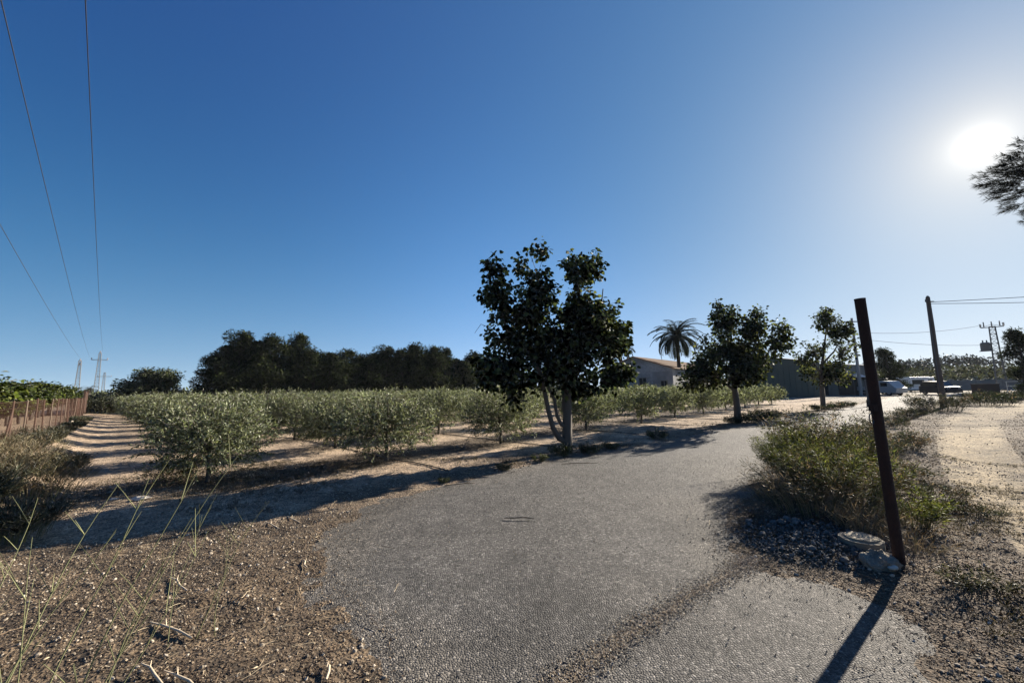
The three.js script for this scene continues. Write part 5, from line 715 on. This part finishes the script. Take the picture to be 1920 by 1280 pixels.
{ const t = thing('gravel_mound', 'low flat heap of grey sand left of the brown skip', 'heap', 47.6, 0, -41.2, -0.8), g = new THREE.SphereGeometry(1, 24, 10, 0, 6.283, 0, 1.5708), p = g.attributes.position; for (let i = 0; i < p.count; i++) { const k = 1 + 0.5 * (fbm(p.getX(i) * 2 + 4, p.getZ(i) * 2, 3) - 0.5); p.setXYZ(i, p.getX(i) * 1.5 * k, p.getY(i) * 0.42 * k - 0.03, p.getZ(i) * 0.9 * k); } g.computeVertexNormals(); part('heap', g, std([0.36, 0.34, 0.31], 1), t); }
{ const t = thing('metal_trestle', 'white tubular trestle frame at the right of the skip', 'trestle', 55.6, 0, -43.0, -0.9), m = std([0.6, 0.6, 0.58], 0.5); for (const x of [-0.6, 0.6]) for (const z of [-0.3, 0.3]) { const b = new MB(); b.bar([x, 0, z * 1.4], [x, 1.5, z * 0.4], 0.035, 6); part('leg', b.geo(), m, t); } for (const y of [0.5, 1.0, 1.5]) { const b = new MB(); b.bar([-0.65, y, 0.2], [0.65, y, 0.2], 0.035, 6); b.bar([-0.65, y, -0.2], [0.65, y, -0.2], 0.035, 6); part('crossbar', b.geo(), m, t); } }
{ const t = thing('scrap_pile', 'jumbled pile of pale scrap in front of the long shed', 'scrap', 46.4, 0, -55.0, 0.2), r = rng(1700); for (let i = 0; i < 14; i++) { const g = box(0.4 + r() * 0.9, 0.15 + r() * 0.4, 0.3 + r() * 0.7); g.rotateY(r() * 3); g.rotateZ((r() - 0.5) * 0.9); g.translate((r() - 0.5) * 2.2, 0.25 + r() * 0.8 * (1 - i / 20), (r() - 0.5) * 1.2); part('scrap_piece', g, std(pick([[0.5, 0.48, 0.45], [0.12, 0.12, 0.13], [0.3, 0.26, 0.22], [0.62, 0.6, 0.56]], r), 0.7), t); } }
// ---------------------------------------------------------------- far field: wall, orchard, wooded rise, horizon scrub
{
  const t = thing('boundary_wall', 'low grey boundary wall at the back of the yard', 'wall', 82, 0, -72, -0.8); const m = plaster([0.30, 0.31, 0.32]); for (let i = 0; i < 14; i++) { part('panel', box(2.9, 1.9, 0.15, -20 + i * 3, 0.9, 0), m, t); part('pillar', box(0.2, 2.05, 0.22, -18.5 + i * 3, 0.95, 0), plaster([0.26, 0.27, 0.28]), t); }
  const mass = (seed, n, len, aspect, pal, put) => { const r = rng(seed), m = new MB(); for (let i = 0; i < n; i++) { const p = put(r); const w = unit(r), nn = unit(r), l = len * (0.5 + r()); m.leaf(p[0], p[1], p[2], w[0], w[1], w[2], l, l * aspect, nn[0], nn[1], nn[2], tint(pick(pal, r), r, 0.3)); } return m.geo(); };
  const blobs = (seed, list) => { const r = rng(seed); return { list, pickIn: (q) => { const b = list[Math.floor(q() * list.length)], d = unit(q), k = Math.pow(q(), 0.4); return [b[0] + d[0] * b[3] * k, b[1] + d[1] * b[4] * k, b[2] + d[2] * b[3] * k]; } }; };
  const r = rng(1800), L1 = [], L2 = [], L3 = [];
  for (let row = 0; row < 5; row++) for (let i = 0; i < 34; i++) { const s = -26 + i * 2.6 + r(), dd = 8 + row * 6, x = 82 + s * 0.697 + dd * 0.717, z = -72 + s * 0.717 - dd * 0.697; L1.push([x, 1.9 + 0.12 * dd * 0.5 + r() * 0.8, z, 1.7, 1.5]); }
  const b1 = blobs(1, L1); tag(part('far_orchard', mass(21, 22000, 0.55, 0.4, [[0.10, 0.115, 0.05], [0.14, 0.15, 0.07], [0.075, 0.09, 0.035]], b1.pickIn), leafMat(0.35, 0.75), scene), 'green orchard rows beyond the yard wall', 'orchard', null, 'stuff');
  for (let i = 0; i < 110; i++) { const s = -70 + i * 2.3 + r() * 2, x = 210 + s * 0.70 + r() * 14, z = -195 + s * 0.71 - r() * 14; L2.push([x, 7.5 + 3.2 * fbm(i * 0.11, 4, 2) + r() * 2.4, z, 3.4 + r() * 1.4, 2.6 + r() * 1.4]); L2.push([x, 4 + r() * 2, z + 2, 3.8, 3]); }
  const b2 = blobs(2, L2); tag(part('far_wood', mass(22, 34000, 1.3, 0.5, [[0.035, 0.045, 0.02], [0.05, 0.06, 0.026], [0.028, 0.036, 0.018]], b2.pickIn), leafMat(0.2, 0.75), scene), 'wooded rise on the right horizon', 'wood', null, 'stuff');
  for (let i = 0; i < 150; i++) { const a = -1.15 + i / 150 * 1.35 + r() * 0.01, R = 130 + r() * 30; L3.push([Math.sin(a) * R, 0.9 + r() * 0.9, -Math.cos(a) * R, 2.4, 1.3 + r() * 0.7]); }
  const b3 = blobs(3, L3); tag(part('far_scrub', mass(23, 26000, 0.9, 0.5, GREEN_DARK, b3.pickIn), leafMat(0.2, 0.75), scene), 'dark scrub along the left horizon', 'scrub', null, 'stuff');
  const hg = new THREE.PlaneGeometry(420, 90, 60, 12); hg.rotateX(-Math.PI / 2); const p = hg.attributes.position; for (let i = 0; i < p.count; i++) { const u = p.getZ(i) / 45; p.setY(i, -1 + 6 * Math.max(0, 1 - u * u) * sst(210, 120, Math.abs(p.getX(i))) + 1.2 * fbm(p.getX(i) * 0.03, u, 2)); } hg.computeVertexNormals(); const hill = part('hill', hg, std([0.16, 0.15, 0.08], 1), scene); hill.position.set(225, 0, -205); hill.rotation.y = -0.79; tag(hill, 'low wooded hill on the right horizon', 'hill', null, 'structure');
  { const h = thing('white_house', 'small distant white house below the wooded rise', 'building', 112, 0, -113, -0.7); part('wall', prism([[-2.4, 0], [2.4, 0], [2.4, 4.2], [0, 5.6], [-2.4, 4.2]], 6), plaster([0.72, 0.70, 0.66]), h); part('window', box(0.8, 0.9, 0.05, -1, 2.4, 0.03), glassDark, h); }
  const sc = [[-33.5, -31.5, 1.5, 'dark shrub at the far end of the fence beside the gate'], [-42, -39, 1.7, 'dark shrub where the track disappears'], [-46, -45.5, 1.9, 'grey-green shrub behind the end of the track'], [-40.5, -43.0, 1.8, 'grey shrub in front of the round dark tree'], [-36.5, -37.2, 1.6, 'rounded grey shrub at the left foot of the round dark tree'], [-33.5, -41.5, 1.7, 'low dark shrub right of the round dark tree']];
  sc.forEach(([x, z, hh, l], i) => shrub('far_shrub', l, 'bush', x, z, { stems: 130, base: 1.3, splay: 0.35, h: hh, r: 0.012, per: 40, from: 0.05, up: 0.4, spread: 0.2, len: 0.2, wid: 0.06, dry: 0.1, palette: i % 2 ? GREY : DG }, 1900 + i));
}
scene.fog = new THREE.FogExp2(new THREE.Color(0.8, 0.86, 0.95), 0.00014);
scene.traverse((o) => { if (o.isMesh) { o.castShadow = true; o.receiveShadow = true; } });

renderer.render(scene, camera);
